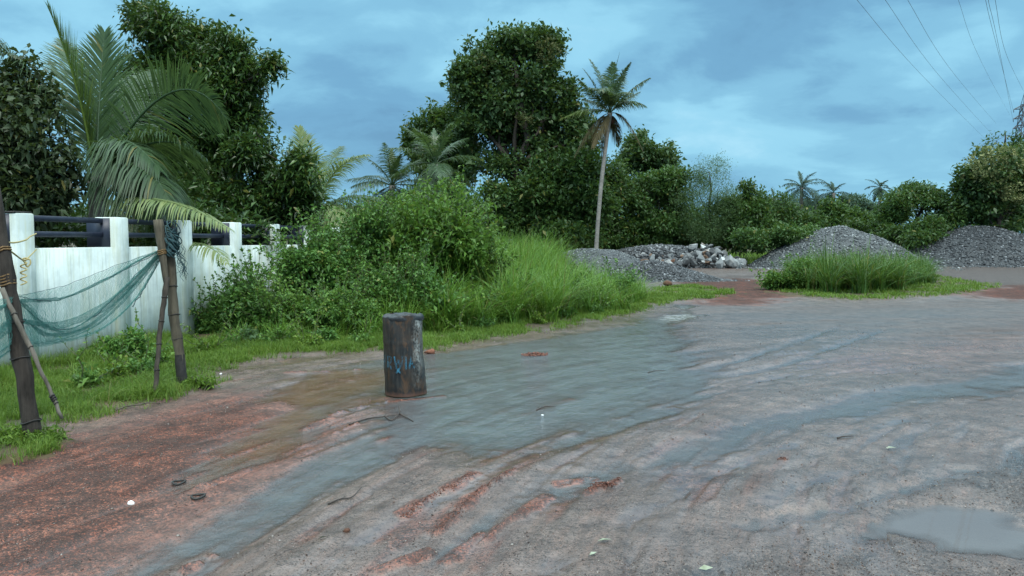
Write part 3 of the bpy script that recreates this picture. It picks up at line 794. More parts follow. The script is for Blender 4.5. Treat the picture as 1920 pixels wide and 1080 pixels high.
def palm(label, base, crown, fl, nfr, mats, trunk_r, seed, leafk=0.3, n=42, group=None, hang=0.35, custom=None, droop=0.6, w=None, dead=0, nuts=0, bend=0.0, name="coconut_palm", el0=78):
    rng = np.random.default_rng(seed)
    base = np.asarray(base, float); crown = np.asarray(crown, float)
    root = thing(name, label, "palm", base, group)
    n_t = 14; t = np.linspace(0, 1, n_t)[:, None]
    pb = base * (1 - t) + crown * t; pb[:, 0] += bend * np.sin(t[:, 0] * math.pi); pb[0, 2] -= 0.15
    rad = trunk_r * (0.85 + 0.5 * np.exp(-t[:, 0] * 14)); rad[-2:] *= 1.15
    MB().tube(pb, rad, 10, True, 0.08, seed).build("trunk", M["palm_bark"], root, True)
    if custom is None:
        custom = []
        for i in range(nfr):
            az = i * 2.39996 + rng.normal(0, 0.2); f = i / max(nfr - 1, 1)
            el = R(el0 - (el0 + 42) * f ** 0.9 + rng.normal(0, 6)); ln = fl * rng.uniform(0.85, 1.1) * (0.75 if f < 0.12 else 1)
            hd = np.array([math.sin(az), math.cos(az), 0])
            p1 = crown + ln * 0.55 * (hd * math.cos(el) + np.array([0, 0, math.sin(el)]))
            e2 = el - R(55 + 40 * f) * hang / 0.35
            p2 = p1 + ln * 0.5 * (hd * max(math.cos(e2), 0.12) + np.array([0, 0, math.sin(e2)]))
            m = mats[0] if f < 0.75 or len(mats) < 2 else mats[1]
            if dead and i >= nfr - dead: m = "frond_dead"
            custom.append((crown, p1, p2, m, {"closed": max(0, 0.5 - f * 4)}))
    for c in custom:
        P0, P1, P2, m = c[:4]; kw = dict(c[4]) if len(c) > 4 else {}
        lk = kw.pop("leaf", leafk * fl); nn = kw.pop("n", n); dr = kw.pop("droop", droop)
        frond_mb(P0, P1, P2, lk, nn, rng, dr, w=w or fl * 0.013, rach=fl * 0.011, **kw).build("frond", M[m], root)
    for k in range(nuts):
        a = rng.uniform(0, 6.28); c = crown + np.array([math.cos(a) * 0.28, math.sin(a) * 0.28, -0.25 - 0.2 * rng.random()])
        ico_blob(c, 0.15, rng, 0.05, (1, 1, 1.2)).build("coconut", M["husk"], root, True)
    return root

def uv_sphere(k=10, r=7):
    V = [[0, 0, 1]]
    for i in range(1, r):
        th = math.pi * i / r
        V += [[math.sin(th) * math.cos(a), math.sin(th) * math.sin(a), math.cos(th)] for a in np.arange(k) * 2 * math.pi / k]
    V.append([0, 0, -1])
    q = [[1 + i * k + j, 1 + (i + 1) * k + j, 1 + (i + 1) * k + (j + 1) % k, 1 + i * k + (j + 1) % k] for i in range(r - 2) for j in range(k)]
    t = [[0, 1 + j, 1 + (j + 1) % k] for j in range(k)] + [[len(V) - 1, 1 + (r - 2) * k + (j + 1) % k, 1 + (r - 2) * k + j] for j in range(k)]
    return np.array(V), np.array(q), np.array(t)
def ico_blob(c, r, rng, jit=0.15, sc=(1, 1, 1), k=10, rr=7):
    V, q, t = uv_sphere(k, rr)
    V = V * (1 + jit * (noise3(V * 1.9 + rng.random() * 50, int(rng.integers(999)))[:, None] - 0.5) * 2) * r * np.array(sc)
    return MB().add(V + np.asarray(c, float), q, t)

def blades(mb, base, hgt, wid, rng, lean=0.5, seg=3, wind=(0.1, 0.0)):
    n = len(base); az = rng.uniform(0, 2 * math.pi, n)
    out = np.stack([np.cos(az), np.sin(az), 0 * az], 1) + np.array([wind[0], wind[1], 0])
    side = np.stack([-np.sin(az + rng.normal(0, 0.6, n)), np.cos(az), 0 * az], 1)
    ln = lean * rng.uniform(0.15, 1.35, n)
    V = []
    for i in range(seg + 1):
        t = i / seg
        p = base + out * (hgt * ln * t ** 1.9)[:, None]
        p = p + np.array([0, 0, 1.0]) * (hgt * (t - 0.42 * np.clip(ln, 0, 1.3) * t ** 2.6))[:, None]
        w = (wid * (1 - 0.86 * t ** 1.5))[:, None] * 0.5
        V += [p - side * w, p + side * w]
    V = np.stack(V, 1).reshape(-1, 3)
    k = np.arange(n)[:, None] * 2 * (seg + 1)
    F = np.concatenate([k + np.array([2 * i, 2 * i + 1, 2 * i + 3, 2 * i + 2]) for i in range(seg)])
    mb.add(V, F)

def scatter_poly(pl, n, rng):
    lo, hi = pl.min(0), pl.max(0)
    out = np.zeros((0, 2))
    while len(out) < n:
        P = rng.uniform(lo, hi, (n * 3, 2)); out = np.concatenate([out, P[sdist(P, pl) > 0]])
    return out[:n]

import bmesh
# ------------------------------------------------------------------ boundary wall
WD = np.array([0.167, 0.986]); WD = WD / np.linalg.norm(WD); WN = np.array([WD[1], -WD[0]])     # along / out of the wall (towards the lot)
W0 = np.array([-6.45, 9.4]); WROT = math.atan2(WD[1], WD[0])
def wl(s, o, z): return np.array([*(W0 + WD * s + WN * o), z])
def wall_s(px):
    k = (px - 960) / FPX
    return ((W0[0] - k * W0[1]) / (k * WD[1] - WD[0]))

def wall_material():
    m, nt, N, L = newmat("stained_white_paint")
    pos = geo_pos(nt); st = geo_pos(nt, (1, 1, 0.13)); st2 = geo_pos(nt, (1, 1, 0.04))
    n1 = noise_tex(nt, 1.7, pos, 6, 0.6); n2 = noise_tex(nt, 6, st, 6, 0.7, 0.2); n3 = noise_tex(nt, 22, st2, 4, 0.6); n4 = noise_tex(nt, 45, pos, 3, 0.6)
    col = ramp(nt, n1, [(0.35, (0.42, 0.5, 0.5)), (0.6, (0.63, 0.72, 0.71))])
    col = mixc(nt, math_(nt, 'MULTIPLY', ramp(nt, n2, [(0.46, (0, 0, 0)), (0.68, (1, 1, 1))]), 0.65), col, (0.4, 0.42, 0.28))
    col = mixc(nt, math_(nt, 'MULTIPLY', ramp(nt, n3, [(0.54, (0, 0, 0)), (0.70, (1, 1, 1))]), 0.5), col, (0.2, 0.25, 0.24))
    sp = N.new("ShaderNodeSeparateXYZ"); L.new(pos, sp.inputs[0])
    low = ramp(nt, math_(nt, 'ADD', sp.outputs[2], math_(nt, 'MULTIPLY', math_(nt, 'SUBTRACT', n2, 0.5), 0.5)), [(0.03, (1, 1, 1)), (0.28, (0, 0, 0))])
    col = mixc(nt, math_(nt, 'MULTIPLY', low, 0.6), col, (0.16, 0.15, 0.1))
    col = mixc(nt, math_(nt, 'MULTIPLY', ramp(nt, n4, [(0.66, (0, 0, 0)), (0.74, (1, 1, 1))]), 0.35), col, (0.2, 0.22, 0.22))
    output(nt, principled(nt, col, 0.75, bump(nt, n1, 0.25, 0.03), 0.25).outputs[0]); return m
M["wall"] = wall_material()

PIL = [wall_s(p) for p in (-330, 47, 228, 350, 445, 518, 580)]
wall = thing("boundary_wall", "long stained white boundary wall with square pillars and navy rails along its top", "wall", (*W0, 0))
ZP, ZR = 1.64, 2.1
s0, s1 = PIL[0] - 1.0, PIL[-1] + 6
mb = MB(); mb.box(wl((s0 + s1) / 2, -0.12, ZP / 2 - 0.2), ((s1 - s0) / 2, 0.10, ZP / 2 + 0.2), WROT, 0.012).build("panel", M["wall"], wall)
for k, s in enumerate(PIL + [PIL[-1] + 1.7, PIL[-1] + 3.4]):
    mb = MB(); mb.box(wl(s, -0.155, ZR / 2 - 0.2), (0.155, 0.185, ZR / 2 + 0.2), WROT, 0.015)
    p = mb.build("pillar", M["wall"], wall)
    # navy painted upper side faces of the pillar
    for sg in (-1, 1):
        MB().box(wl(s + sg * 0.1575, -0.26, (ZP + ZR) / 2 - 0.005), (0.0035, 0.13 if sg > 0 else 0.2, (ZR - ZP) / 2 - 0.01), WROT).build("navy_face", M["navy"], p)
for a, b in zip((PIL + [PIL[-1] + 1.7])[:-1], (PIL + [PIL[-1] + 1.7])[1:]):
    for z in (2.045, 1.83):
        MB().box(wl((a + b) / 2, -0.2, z), ((b - a) / 2 - 0.162, 0.03, 0.04), WROT, 0.006).build("rail", M["navy"], wall)
MB().box(wl(PIL[1] - 0.02, -0.155, ZR + 0.012), (0.15, 0.17, 0.01), WROT + 0.05, 0.004).build("broken_cap", M["char"], wall)

# ------------------------------------------------------------------ posts, props, net, rope
def pole(name, label, cat, pts, rad, mat, seed, k=9, extra=None, n=18):
    pts = [np.asarray(p, float) for p in pts]
    root = thing(name, label, cat, (pts[0][0], pts[0][1], ground_z(pts[0])))
    t = np.linspace(0, 1, n); seg = np.linspace(0, 1, len(pts))
    P = np.stack([np.interp(t, seg, [p[i] for p in pts]) for i in range(3)], 1)
    rg = np.random.default_rng(seed)
    P[1:-1] += rg.normal(0, 0.0035, (n - 2, 3))
    r = np.interp(t, np.linspace(0, 1, len(rad)), rad) * (1 + 0.06 * rg.normal(0, 1, n))
    MB().tube(P, r, k, True, 0.16, seed).build("shaft", M[mat], root, True)
    return root, P, r

def ring(root, name, P, r, f, mat, h=0.03, turns=1, k=10, thick=0.008):
    n = len(P) - 1; i = min(int(f * n), n - 1); u = f * n - i
    c = P[i] * (1 - u) + P[i + 1] * u; T = nrm(P[i + 1] - P[i]); rr = r[i] * 1.08
    a = nrm(np.cross(T, [0.2, 0.9, 0.1])); b = np.cross(T, a)
    th = np.linspace(0, 2 * math.pi * turns, k * turns + 1)
    pts = c + rr * (np.cos(th)[:, None] * a + np.sin(th)[:, None] * b) + T * (np.linspace(-h, h, len(th))[:, None] + 0.006 * np.sin(th * 3)[:, None])
    MB().tube(pts, thick, 5, False).build(name, M[mat], root)

A0 = GZ(66, 834); A0[2] -= 0.05
A1 = W(20, 560, A0[1] + 0.02); A2 = W(-14, 350, A0[1] + 0.02)
pa, PA, RA = pole("wooden_post", "thick dark leaning wooden post at the left edge with its foot in a grass tuft", "post", [A0, A1, A2], [0.068, 0.066, 0.062, 0.055], "post", 3, 11)
ring(pa, "rope_binding", PA, RA, 0.585, "rope_dark", 0.05, 4)
ring(pa, "rope_binding", PA, RA, 0.72, "rope_dark", 0.02, 2)
for f in (0.08, 0.3, 0.42): ring(pa, "knot_ring", PA, RA, f, "char", 0.004, 1, 12, 0.006)
b0 = W(117, 785, A0[1] - 0.04); b1 = W(3, 540, A0[1] - 0.115)
pb_, PB, RB = pole("prop_stick", "thin pale bamboo stick lashed slantwise across the thick dark post", "stick", [b0, b0 * .5 + b1 * .5 + np.array([0.008, 0, 0.01]), b1], [0.014, 0.018, 0.021], "cane", 5, 8)
for f in (0.12, 0.55, 0.8): ring(pb_, "node_ring", PB, RB, f, "char", 0.003, 1, 10, 0.005)
ring(pb_, "rope_binding", PB, RB, 0.16, "char", 0.03, 3)

C0_ = GZ(345, 730); C0_[2] -= 0.04
c1 = W(326, 590, C0_[1]); c2 = W(318, 440, C0_[1] + 0.02)
pc, PC, RC = pole("bamboo_post", "tall bent bamboo post with a dark tarred foot holding up the net", "post", [C0_, c1, c2], [0.06, 0.058, 0.05, 0.046], "bamboo", 8, 10)
i = 5
MB().tube(PC[:i] + np.array([0, 0, 0.0]), RC[:i] * 1.02, 12, False, 0.08, 4).build("tarred_foot", M["char"], pc, True)
for f in (0.34, 0.5, 0.68): ring(pc, "node_ring", PC, RC, f, "char", 0.004, 1, 12, 0.006)
ring(pc, "rope_binding", PC, RC, 0.9, "net_dark", 0.06, 5)
d0 = W(312, 532, C0_[1] - 0.10); d1 = W(296, 412, C0_[1] - 0.10)
pd = thing("wooden_stub", "short weathered wooden stub lashed upright to the head of the bent bamboo post", "post", d0)
tt = np.linspace(0, 1, 10)[:, None]; PD = d0 * (1 - tt) + d1 * tt; RD = np.linspace(0.03, 0.058, 10); RD[-1] *= 0.9
MB().tube(PD, RD, 9, True, 0.22, 6).build("shaft", M["bamboo"], pd, True)
ring(pd, "rope_binding", PD, RD, 0.5, "rope_dark", 0.03, 3)
e0 = GZ(291, 750); e1 = W(314, 520, C0_[1] - 0.16)
pe, PE, RE = pole("prop_pole", "slim dark bamboo prop leaning on the bent bamboo post", "stick", [e0, e0 * .5 + e1 * .5 + np.array([-0.02, 0, 0]), e1], [0.026, 0.027, 0.03], "bamboo_dark", 9, 8)
for f in (0.2, 0.42, 0.62, 0.82): ring(pe, "node_ring", PE, RE, f, "char", 0.003, 1, 10, 0.006)
# bamboo lying in the grass edge
l0, l1 = GZ(218, 780), GZ(300, 762); l0[2] += 0.03; l1[2] += 0.03
MBt = MB().tube(limb(l0, l1, 8, np.random.default_rng(3), 0.02), np.linspace(0.008, 0.006, 8), 6)
tag(MBt.build("fallen_cane", M["bamboo"], None, True, l0), "thin yellowish cane lying along the edge of the grass near the prop", "stick")

# net: two edge curves in space, with sagging folds between them
def qcurve(pts, t):
    seg = np.linspace(0, 1, len(pts)); pts = np.array(pts)
    tt = np.clip(t, 0, 1)
    # smooth interpolation (Catmull-Rom)
    n = len(pts) - 1; i = np.minimum((tt * n).astype(int), n - 1); u = (tt * n - i)[:, None]
    p0 = pts[np.maximum(i - 1, 0)]; p1 = pts[i]; p2 = pts[i + 1]; p3 = pts[np.minimum(i + 2, n)]
    return 0.5 * (2 * p1 + (p2 - p0) * u + (2 * p0 - 5 * p1 + 4 * p2 - p3) * u ** 2 + (3 * p1 - p0 - 3 * p2 + p3) * u ** 3)
def net_pts(pxs):
    out = []
    for px, py in pxs:
        f = np.clip((px - 30) / 270.0, -0.5, 1)
        out.append(W(px, py, A0[1] + 0.06 + (C0_[1] - 0.02 - A0[1]) * f))
    return out
NU, NV = 190, 64
def net_sheet(top, mid, bot, wfold, seed, nv=NV):
    u = np.linspace(0, 1, NU); v = np.linspace(0, 1, nv)
    T_, M_, B_ = (qcurve(net_pts(c), u) for c in (top, mid, bot))
    w = np.clip(v + wfold * np.sin(v * 2 * math.pi * 2.5 + 0.6) * np.sin(v * math.pi), 0, 1)
    P = T_[:, None] * ((1 - w) * (1 - 2 * w))[None, :, None] + 4 * M_[:, None] * (w * (1 - w))[None, :, None] + B_[:, None] * (w * (2 * w - 1))[None, :, None]
    uu, vv = np.meshgrid(u, v, indexing='ij')
    ns = fbm2(uu.ravel() * 5, vv.ravel() * 4, seed, 4).reshape(NU, nv) - 0.5
    P[..., 1] += ns * 0.35 * np.sin(vv * math.pi) * (1 - uu) ** 0.5 + 0.05 * np.cos(vv * 2 * math.pi * 2.5)
    P[..., 2] += ns * 0.10 * np.sin(vv * math.pi) * (1 - uu ** 3)
    rg = np.random.default_rng(seed); P += rg.normal(0, 0.003, P.shape)
    return P
def net_threads(mb, P, r=0.0013):
    nu, nv = P.shape[:2]
    segs = []
    a = P[:-1, :-1].reshape(-1, 3); b = P[1:, 1:].reshape(-1, 3); segs.append((a, b))
    a = P[1:, :-1].reshape(-1, 3); b = P[:-1, 1:].reshape(-1, 3); segs.append((a, b))
    A = np.concatenate([s[0] for s in segs]); B = np.concatenate([s[1] for s in segs])
    T = nrm(B - A); n1 = nrm(np.cross(T, [0.1, 1, 0.05])); n2 = np.cross(T, n1)
    V = np.stack([A + n1 * r, A - n1 * r * .5 + n2 * r * .87, A - n1 * r * .5 - n2 * r * .87, B + n1 * r, B - n1 * r * .5 + n2 * r * .87, B - n1 * r * .5 - n2 * r * .87], 1).reshape(-1, 3)
    k = np.arange(len(A))[:, None] * 6
    mb.add(V, np.concatenate([k + np.array([0, 1, 4, 3]), k + np.array([1, 2, 5, 4]), k + np.array([2, 0, 3, 5])]))
netroot = thing("fishing_net", "torn teal fishing net sagging between the posts in front of the white wall", "net", (A0[0], A0[1] + 0.1, 0.1))
mb = MB()
net_threads(mb, net_sheet([(-150, 590), (-40, 570), (34, 554), (120, 535), (210, 500), (262, 480), (303, 468)], [(-150, 640), (-40, 640), (34, 600), (110, 606), (200, 566), (258, 516), (303, 472)],
                          [(-150, 760), (-40, 705), (36, 655), (100, 646), (190, 622), (258, 562), (303, 480)], 0.16, 4), 0.0009)
mb.build("mesh_sheet", M["net"], netroot)
mb = MB()      # the second, gathered layer at the bottom of the sag
net_threads(mb, net_sheet([(-150, 600), (-40, 590), (34, 562), (80, 600), (140, 612), (230, 540), (303, 470)], [(-150, 680), (-40, 650), (34, 590), (90, 622), (165, 610), (240, 545), (303, 472)],
                          [(-150, 740), (-40, 690), (34, 650), (100, 640), (180, 612), (245, 550), (303, 475)], 0.12, 9, 36), 0.0009)
mb.build("gathered_fold", M["net"], netroot)
mb = MB()
for pts, r in ((([34, 556], [110, 562], [180, 530], [250, 498], [303, 470]), 0.0035), (([34, 562], [75, 600], [120, 618], [180, 590], [250, 520], [303, 471]), 0.0035), (([303, 478], [282, 520], [268, 545], [262, 556], [255, 563], [250, 575]), 0.0045),
               (([-60, 576], [0, 562], [34, 554], [120, 535], [210, 501], [303, 468]), 0.0022)):
    q = net_pts(pts); P = qcurve(q, np.linspace(0, 1, 60)); P += np.random.default_rng(5).normal(0, 0.004, P.shape)
    mb.tube(P, r, 5, False)
mb.build("edge_cord", M["net_dark"], netroot)
rg = np.random.default_rng(21); mb = MB()
for k in range(46):       # loose bundle hitched round the post head
    a = rg.uniform(0, 6.28); c = W(324 + rg.normal(0, 3.5), 455 + rg.normal(0, 13), C0_[1] - 0.06)
    pts = [c + np.array([math.cos(a + j) * 0.05, math.sin(a + j) * 0.05, -0.04 * j + 0.08 + rg.normal(0, 0.02)]) for j in range(5)]
    mb.tube(qcurve(pts, np.linspace(0, 1, 12)), 0.006, 4, False)
mb.build("bundle", M["net_dark"], netroot)
mb = MB()
for k in range(16):       # frayed ends hanging at the right of the post
    p0 = W(327 + rg.uniform(0, 12), 462 + rg.uniform(-10, 10), C0_[1])
    pts = [p0 + np.array([rg.normal(0, 0.03) + 0.012 * j, rg.normal(0, 0.01), -0.07 * j]) for j in range(6)]
    mb.tube(qcurve(pts, np.linspace(0, 1, 24)), 0.0022, 4, False)
mb.build("frayed_end", M["net_dark"], netroot)

# rope between post and pillar
rr = thing("rope", "yellow rope tied from the thick post to the wall pillar with a dangling curled end", "rope", W(50, 480, 8.0))
yP = W(66, 440, 9.55)
def rope(pts, r, name):
    q = qcurve([np.asarray(p) for p in pts], np.linspace(0, 1, 14 * len(pts)))
    MB().tube(q, r, 6, True).build(name, M["rope"], rr, True)
q = wl(PIL[1] + 0.17, 0.05, 0)
rope([W(4, 452, 6.4), W(26, 455, 7.2), W(48, 450, 8.4), W(56, 444, 9.1), W(68, 438, 9.62)], 0.0085, "upper_strand")
rope([W(8, 462, 6.4), W(24, 474, 7.2), W(45, 488, 8.3), W(56, 480, 9.0), W(68, 468, 9.6)], 0.0085, "lower_strand")
rope([W(46 + dx, y, 8.3 + dd) for dx, y, dd in ((0, 488, 0), (9, 486, .02), (11, 494, .02), (5, 500, 0), (0, 491, -.02), (-4, 486, 0), (4, 484, .02), (0, 490, .02))], 0.009, "knot")
rope([W(44 + 6 * math.sin(k * 1.35), 490 + k * 2.6, 8.3 + 0.03 * math.cos(k * 1.35)) for k in range(18)], 0.008, "curled_end")

# ------------------------------------------------------------------ tar drum
DC = GZ(760, 737)
DC = np.array([DC[0], DC[1] + 0.02, 0.0]); DR = 0.236; DH = 0.885
def drum_pt(a, z, dr=0.0):
    f = z / DH
    r = DR * (1 - 0.075 * f) + 0.004 * np.sin(a * 3 + 1) * f + 0.006 * np.sin(a * 2 + z * 5) + dr
    return np.array([DC[0] - 0.022 * f + r * math.sin(a), DC[1] - r * math.cos(a) + 0.01 * f, z])
def drum_material():
    m, nt, N, L = newmat("tarred_rusty_drum")
    v = coords(nt, (1, 1, 0.1)); v0 = coords(nt)
    n1 = noise_tex(nt, 22, v, 6, 0.7, 0.2); n2 = noise_tex(nt, 5, v0, 5, 0.6); n3 = noise_tex(nt, 38, v0, 4, 0.7)
    col = ramp(nt, n1, [(0.3, (0.006, 0.007, 0.008)), (0.5, (0.018, 0.02, 0.021)), (0.74, (0.06, 0.056, 0.048))])
    col = mixc(nt, math_(nt, 'MULTIPLY', ramp(nt, n2, [(0.45, (0, 0, 0)), (0.65, (1, 1, 1))]), 0.75), col, (0.036, 0.024, 0.016))
    sp = N.new("ShaderNodeSeparateXYZ"); L.new(v0, sp.inputs[0])
    side = ramp(nt, math_(nt, 'ADD', sp.outputs[0], math_(nt, 'MULTIPLY', math_(nt, 'SUBTRACT', n2, 0.5), 0.12)), [(0.10, (0, 0, 0)), (0.16, (1, 1, 1)), (0.215, (0.25, 0.25, 0.25))])
    chip = ramp(nt, math_(nt, 'ADD', math_(nt, 'MULTIPLY', n3, 0.6), math_(nt, 'MULTIPLY', n1, 0.4)), [(0.42, (0, 0, 0)), (0.6, (1, 1, 1))])
    hi = ramp(nt, sp.outputs[2], [(0.2, (0.25,) * 3), (0.5, (1, 1, 1))])
    col = mixc(nt, math_(nt, 'MULTIPLY', math_(nt, 'MULTIPLY', side, chip), math_(nt, 'MULTIPLY', hi, 0.85)), col, (0.34, 0.37, 0.36))
    low = ramp(nt, math_(nt, 'ADD', sp.outputs[2], math_(nt, 'MULTIPLY', n2, 0.06)), [(0.10, (1, 1, 1)), (0.14, (0, 0, 0))])
    col = mixc(nt, math_(nt, 'MULTIPLY', low, 0.8), col, (0.012, 0.012, 0.013))
    n4 = noise_tex(nt, 13, coords(nt, (1, 1, 0.35)), 5, 0.7, 0.5)
    col = mixc(nt, math_(nt, 'MULTIPLY', ramp(nt, n4, [(0.52, (0, 0, 0)), (0.64, (1, 1, 1))]), 0.7), col, (0.085, 0.045, 0.022))
    splash = ramp(nt, math_(nt, 'ADD', sp.outputs[2], math_(nt, 'MULTIPLY', n3, 0.09)), [(0.06, (1, 1, 1)), (0.1, (0, 0, 0))])
    col = mixc(nt, math_(nt, 'MULTIPLY', splash, 0.6), col, (0.12, 0.06, 0.042))
    rg_ = ramp(nt, n2, [(0.3, (0.35,) * 3), (0.7, (0.6,) * 3)])
    p = principled(nt, col, 0.5, bump(nt, n1, 0.5, 0.012), 0.4); L.new(rg_, p.inputs["Roughness"])
    output(nt, p.outputs[0]); return m
drum = thing("tar_drum", "battered black tar drum with faded blue lettering standing on the wet lot", "drum", DC)
nA, nZ = 64, 40
rg = np.random.default_rng(12)
V = []
for iz in range(nZ + 1):
    z = DH * iz / nZ
    for ia in range(nA):
        a = 2 * math.pi * ia / nA
        dn = 0.034 * (noise2(np.array([math.cos(a) * 1.6 + 5]), np.array([math.sin(a) * 1.6 + z * 5]), 3)[0] - 0.5)
        rib = 0.006 * math.exp(-((z - 0.30) / 0.012) ** 2) + 0.006 * math.exp(-((z - 0.60) / 0.012) ** 2)
        p = drum_pt(a, z, dn + rib * 0.5)
        if iz == nZ: p[2] += 0.014 * math.sin(a * 2 + 0.6) + 0.01 * math.sin(a * 5)
        V.append(p)
i = np.arange(nZ)[:, None]; j = np.arange(nA)[None, :]
q = np.stack([i * nA + j, i * nA + (j + 1) % nA, (i + 1) * nA + (j + 1) % nA, (i + 1) * nA + j], -1).reshape(-1, 4)
body = MB().add(np.array(V), q).build("body", drum_material(), drum, True)
# crumpled sheet folded over the open top
M["plastic"] = simple_mat("crumpled_black_plastic", (0.008, 0.009, 0.011), (0.028, 0.032, 0.036), 18, 0.4, 0.4)
V = []; nr = 14
for ir in range(nr + 1):
    f = ir / nr
    for ia in range(nA):
        a = 2 * math.pi * ia / nA
        nn = fbm2(np.array([math.cos(a) * f * 3 + 7]), np.array([math.sin(a) * f * 3 + 2]), 8, 3)[0] - 0.5
        if f < 0.8:
            g = f / 0.8; p = drum_pt(a, DH, 0); c = np.array([DC[0] - 0.022, DC[1] + 0.01, DH])
            p = c + (p - c) * g * 0.98; p[2] = DH + 0.012 + 0.1 * nn * (1.1 - 0.3 * g) + 0.008 * math.sin(a * 2 + 0.6)
        else:
            g = (f - 0.8) / 0.2
            drop = 0.035 + 0.05 * max(0, noise2(np.array([math.cos(a) * 2 + 3]), np.array([math.sin(a) * 2]), 5)[0] - 0.35)
            p = drum_pt(a, DH + 0.02 - g * drop, 0.003 + 0.013 * (noise2(np.array([a * 5]), np.array([g * 3]), 9)[0] - 0.25) + 0.004 * math.sin(g * 3.1))
            p[2] += 0.008 * math.sin(a * 2 + 0.6)
        V.append(p)
i = np.arange(nr)[:, None]
q = np.stack([i * nA + j, i * nA + (j + 1) % nA, (i + 1) * nA + (j + 1) % nA, (i + 1) * nA + j], -1).reshape(-1, 4)
MB().add(np.array(V), q).build("plastic_cover", M["plastic"], drum, True)
# faded hand-painted letters, each a strip of paint on the drum
def paint_mat():
    m, nt, N, L = newmat("faded_blue_paint")
    v = coords(nt, (1, 1, 0.16)); n1 = noise_tex(nt, 34, v, 5, 0.7); n2 = noise_tex(nt, 60, coords(nt), 3, 0.6)
    p = principled(nt, ramp(nt, n1, [(0.3, (0.02, 0.11, 0.18)), (0.7, (0.05, 0.23, 0.36))]), 0.5)
    t = N.new("ShaderNodeBsdfTransparent"); ms = N.new("ShaderNodeMixShader")
    L.new(ramp(nt, math_(nt, 'ADD', math_(nt, 'MULTIPLY', n1, 0.7), math_(nt, 'MULTIPLY', n2, 0.3)), [(0.44, (0, 0, 0)), (0.62, (0.72,) * 3)]), ms.inputs[0])
    L.new(t.outputs[0], ms.inputs[1]); L.new(p.outputs[0], ms.inputs[2]); output(nt, ms.outputs[0]); return m
M["paint"] = paint_mat()
def strip(mb, pts, w=0.014):
    "pts in (arc metres from the drum's middle, height)"
    P = np.array(pts, float)
    t = np.linspace(0, 1, 8 * len(P)); Q = np.stack([np.interp(t, np.linspace(0, 1, len(P)), P[:, k]) for k in (0, 1)], 1)
    T = nrm(np.gradient(Q, axis=0)); Nn = np.stack([-T[:, 1], T[:, 0]], 1)
    V = []
    for sg in (-1, 1):
        for p in Q + Nn * sg * w * 0.5: V.append(drum_pt(p[0] / 0.229, p[1], 0.010))
    n = len(Q); k = np.arange(n - 1)
    mb.add(np.array(V), np.stack([k, k + 1, n + k + 1, n + k], 1))
LET = [[[(-0.265, .30), (-0.265, .455)], [(-0.265, .45), (-0.225, .44), (-0.225, .385), (-0.265, .375)]],
       [[(-0.17, .32), (-0.165, .45)], [(-0.165, .45), (-0.115, .44), (-0.12, .38), (-0.165, .375)], [(-0.155, .37), (-0.115, .31)]],
       [[(-0.075, .455), (-0.055, .33), (-0.03, .42), (-0.005, .33), (0.015, .455)], [(-0.06, .33), (-0.01, .27)], [(-0.015, .33), (-0.06, .265)]],
       [[(0.045, .31), (0.045, .455)]],
       [[(0.08, .32), (0.11, .46), (0.135, .32)], [(0.09, .37), (0.13, .375)], [(0.135, .32), (0.135, .45)]]]
for L_ in LET:
    mb = MB()
    for st_ in L_: strip(mb, st_, 0.02)
    mb.build("painted_letter", M["paint"], body)

# ------------------------------------------------------------------ gravel heaps and rubble
def heap(name, label, C, rx, ry, H, prof, mat, seed, nst, ssz, group=None, kind=None, rot=0.0, cat="gravel heap"):
    rng = np.random.default_rng(seed); n = 90
    rr_ = np.linspace(0, 1, n)[:, None]; aa = np.linspace(0, 2 * math.pi, 140, endpoint=False)[None, :]
    def surf(x, y):
        r = np.hypot(x, y); a = np.arctan2(y, x)
        lob = 1 + 0.24 * (fbm2(np.cos(a) * 1.3 + seed, np.sin(a) * 1.3, seed, 4) - 0.5) * 2
        return H * prof(np.clip(r / lob, 0, 1.3)) + (fbm2(x * 6 + seed, y * 6, seed + 3, 4) - 0.5) * 0.10 * H * (r < 1.05) + (fbm2(x * 1.8 + seed, y * 1.8, seed + 8, 3) - 0.5) * 0.16 * H * np.clip(1.1 - r, 0, 1)
    x = (rr_ * np.cos(aa) * 1.08).ravel(); y = (rr_ * np.sin(aa) * 1.08).ravel()
    z = surf(x, y) + rng.normal(0, 0.012, len(x))
    cr, sr = math.cos(rot), math.sin(rot)
    def wpt(x, y, z): return np.stack([C[0] + rx * x * cr - ry * y * sr, C[1] + rx * x * sr + ry * y * cr, z], 1)
    i = np.arange(n - 1)[:, None]; j = np.arange(140)[None, :]
    q = np.stack([i * 140 + j, (i + 1) * 140 + j, (i + 1) * 140 + (j + 1) % 140, i * 140 + (j + 1) % 140], -1).reshape(-1, 4)
    mb = MB().add(wpt(x, y, np.maximum(z, -0.05)), q)
    # loose chips on the surface
    t = rng.uniform(0, 2 * math.pi, nst); r = np.sqrt(rng.random(nst)) * np.where(rng.random(nst) < 0.08, 1.45, 1.12)
    sx, sy = r * np.cos(t), r * np.sin(t); sz = np.maximum(surf(sx, sy), 0.0)
    chips(mb, wpt(sx, sy, sz), ssz * rng.uniform(0.5, 1.5, nst), rng)
    o = mb.build(name, M[mat], None, False, (C[0], C[1], 0))
    return tag(o, label, cat, group, kind)
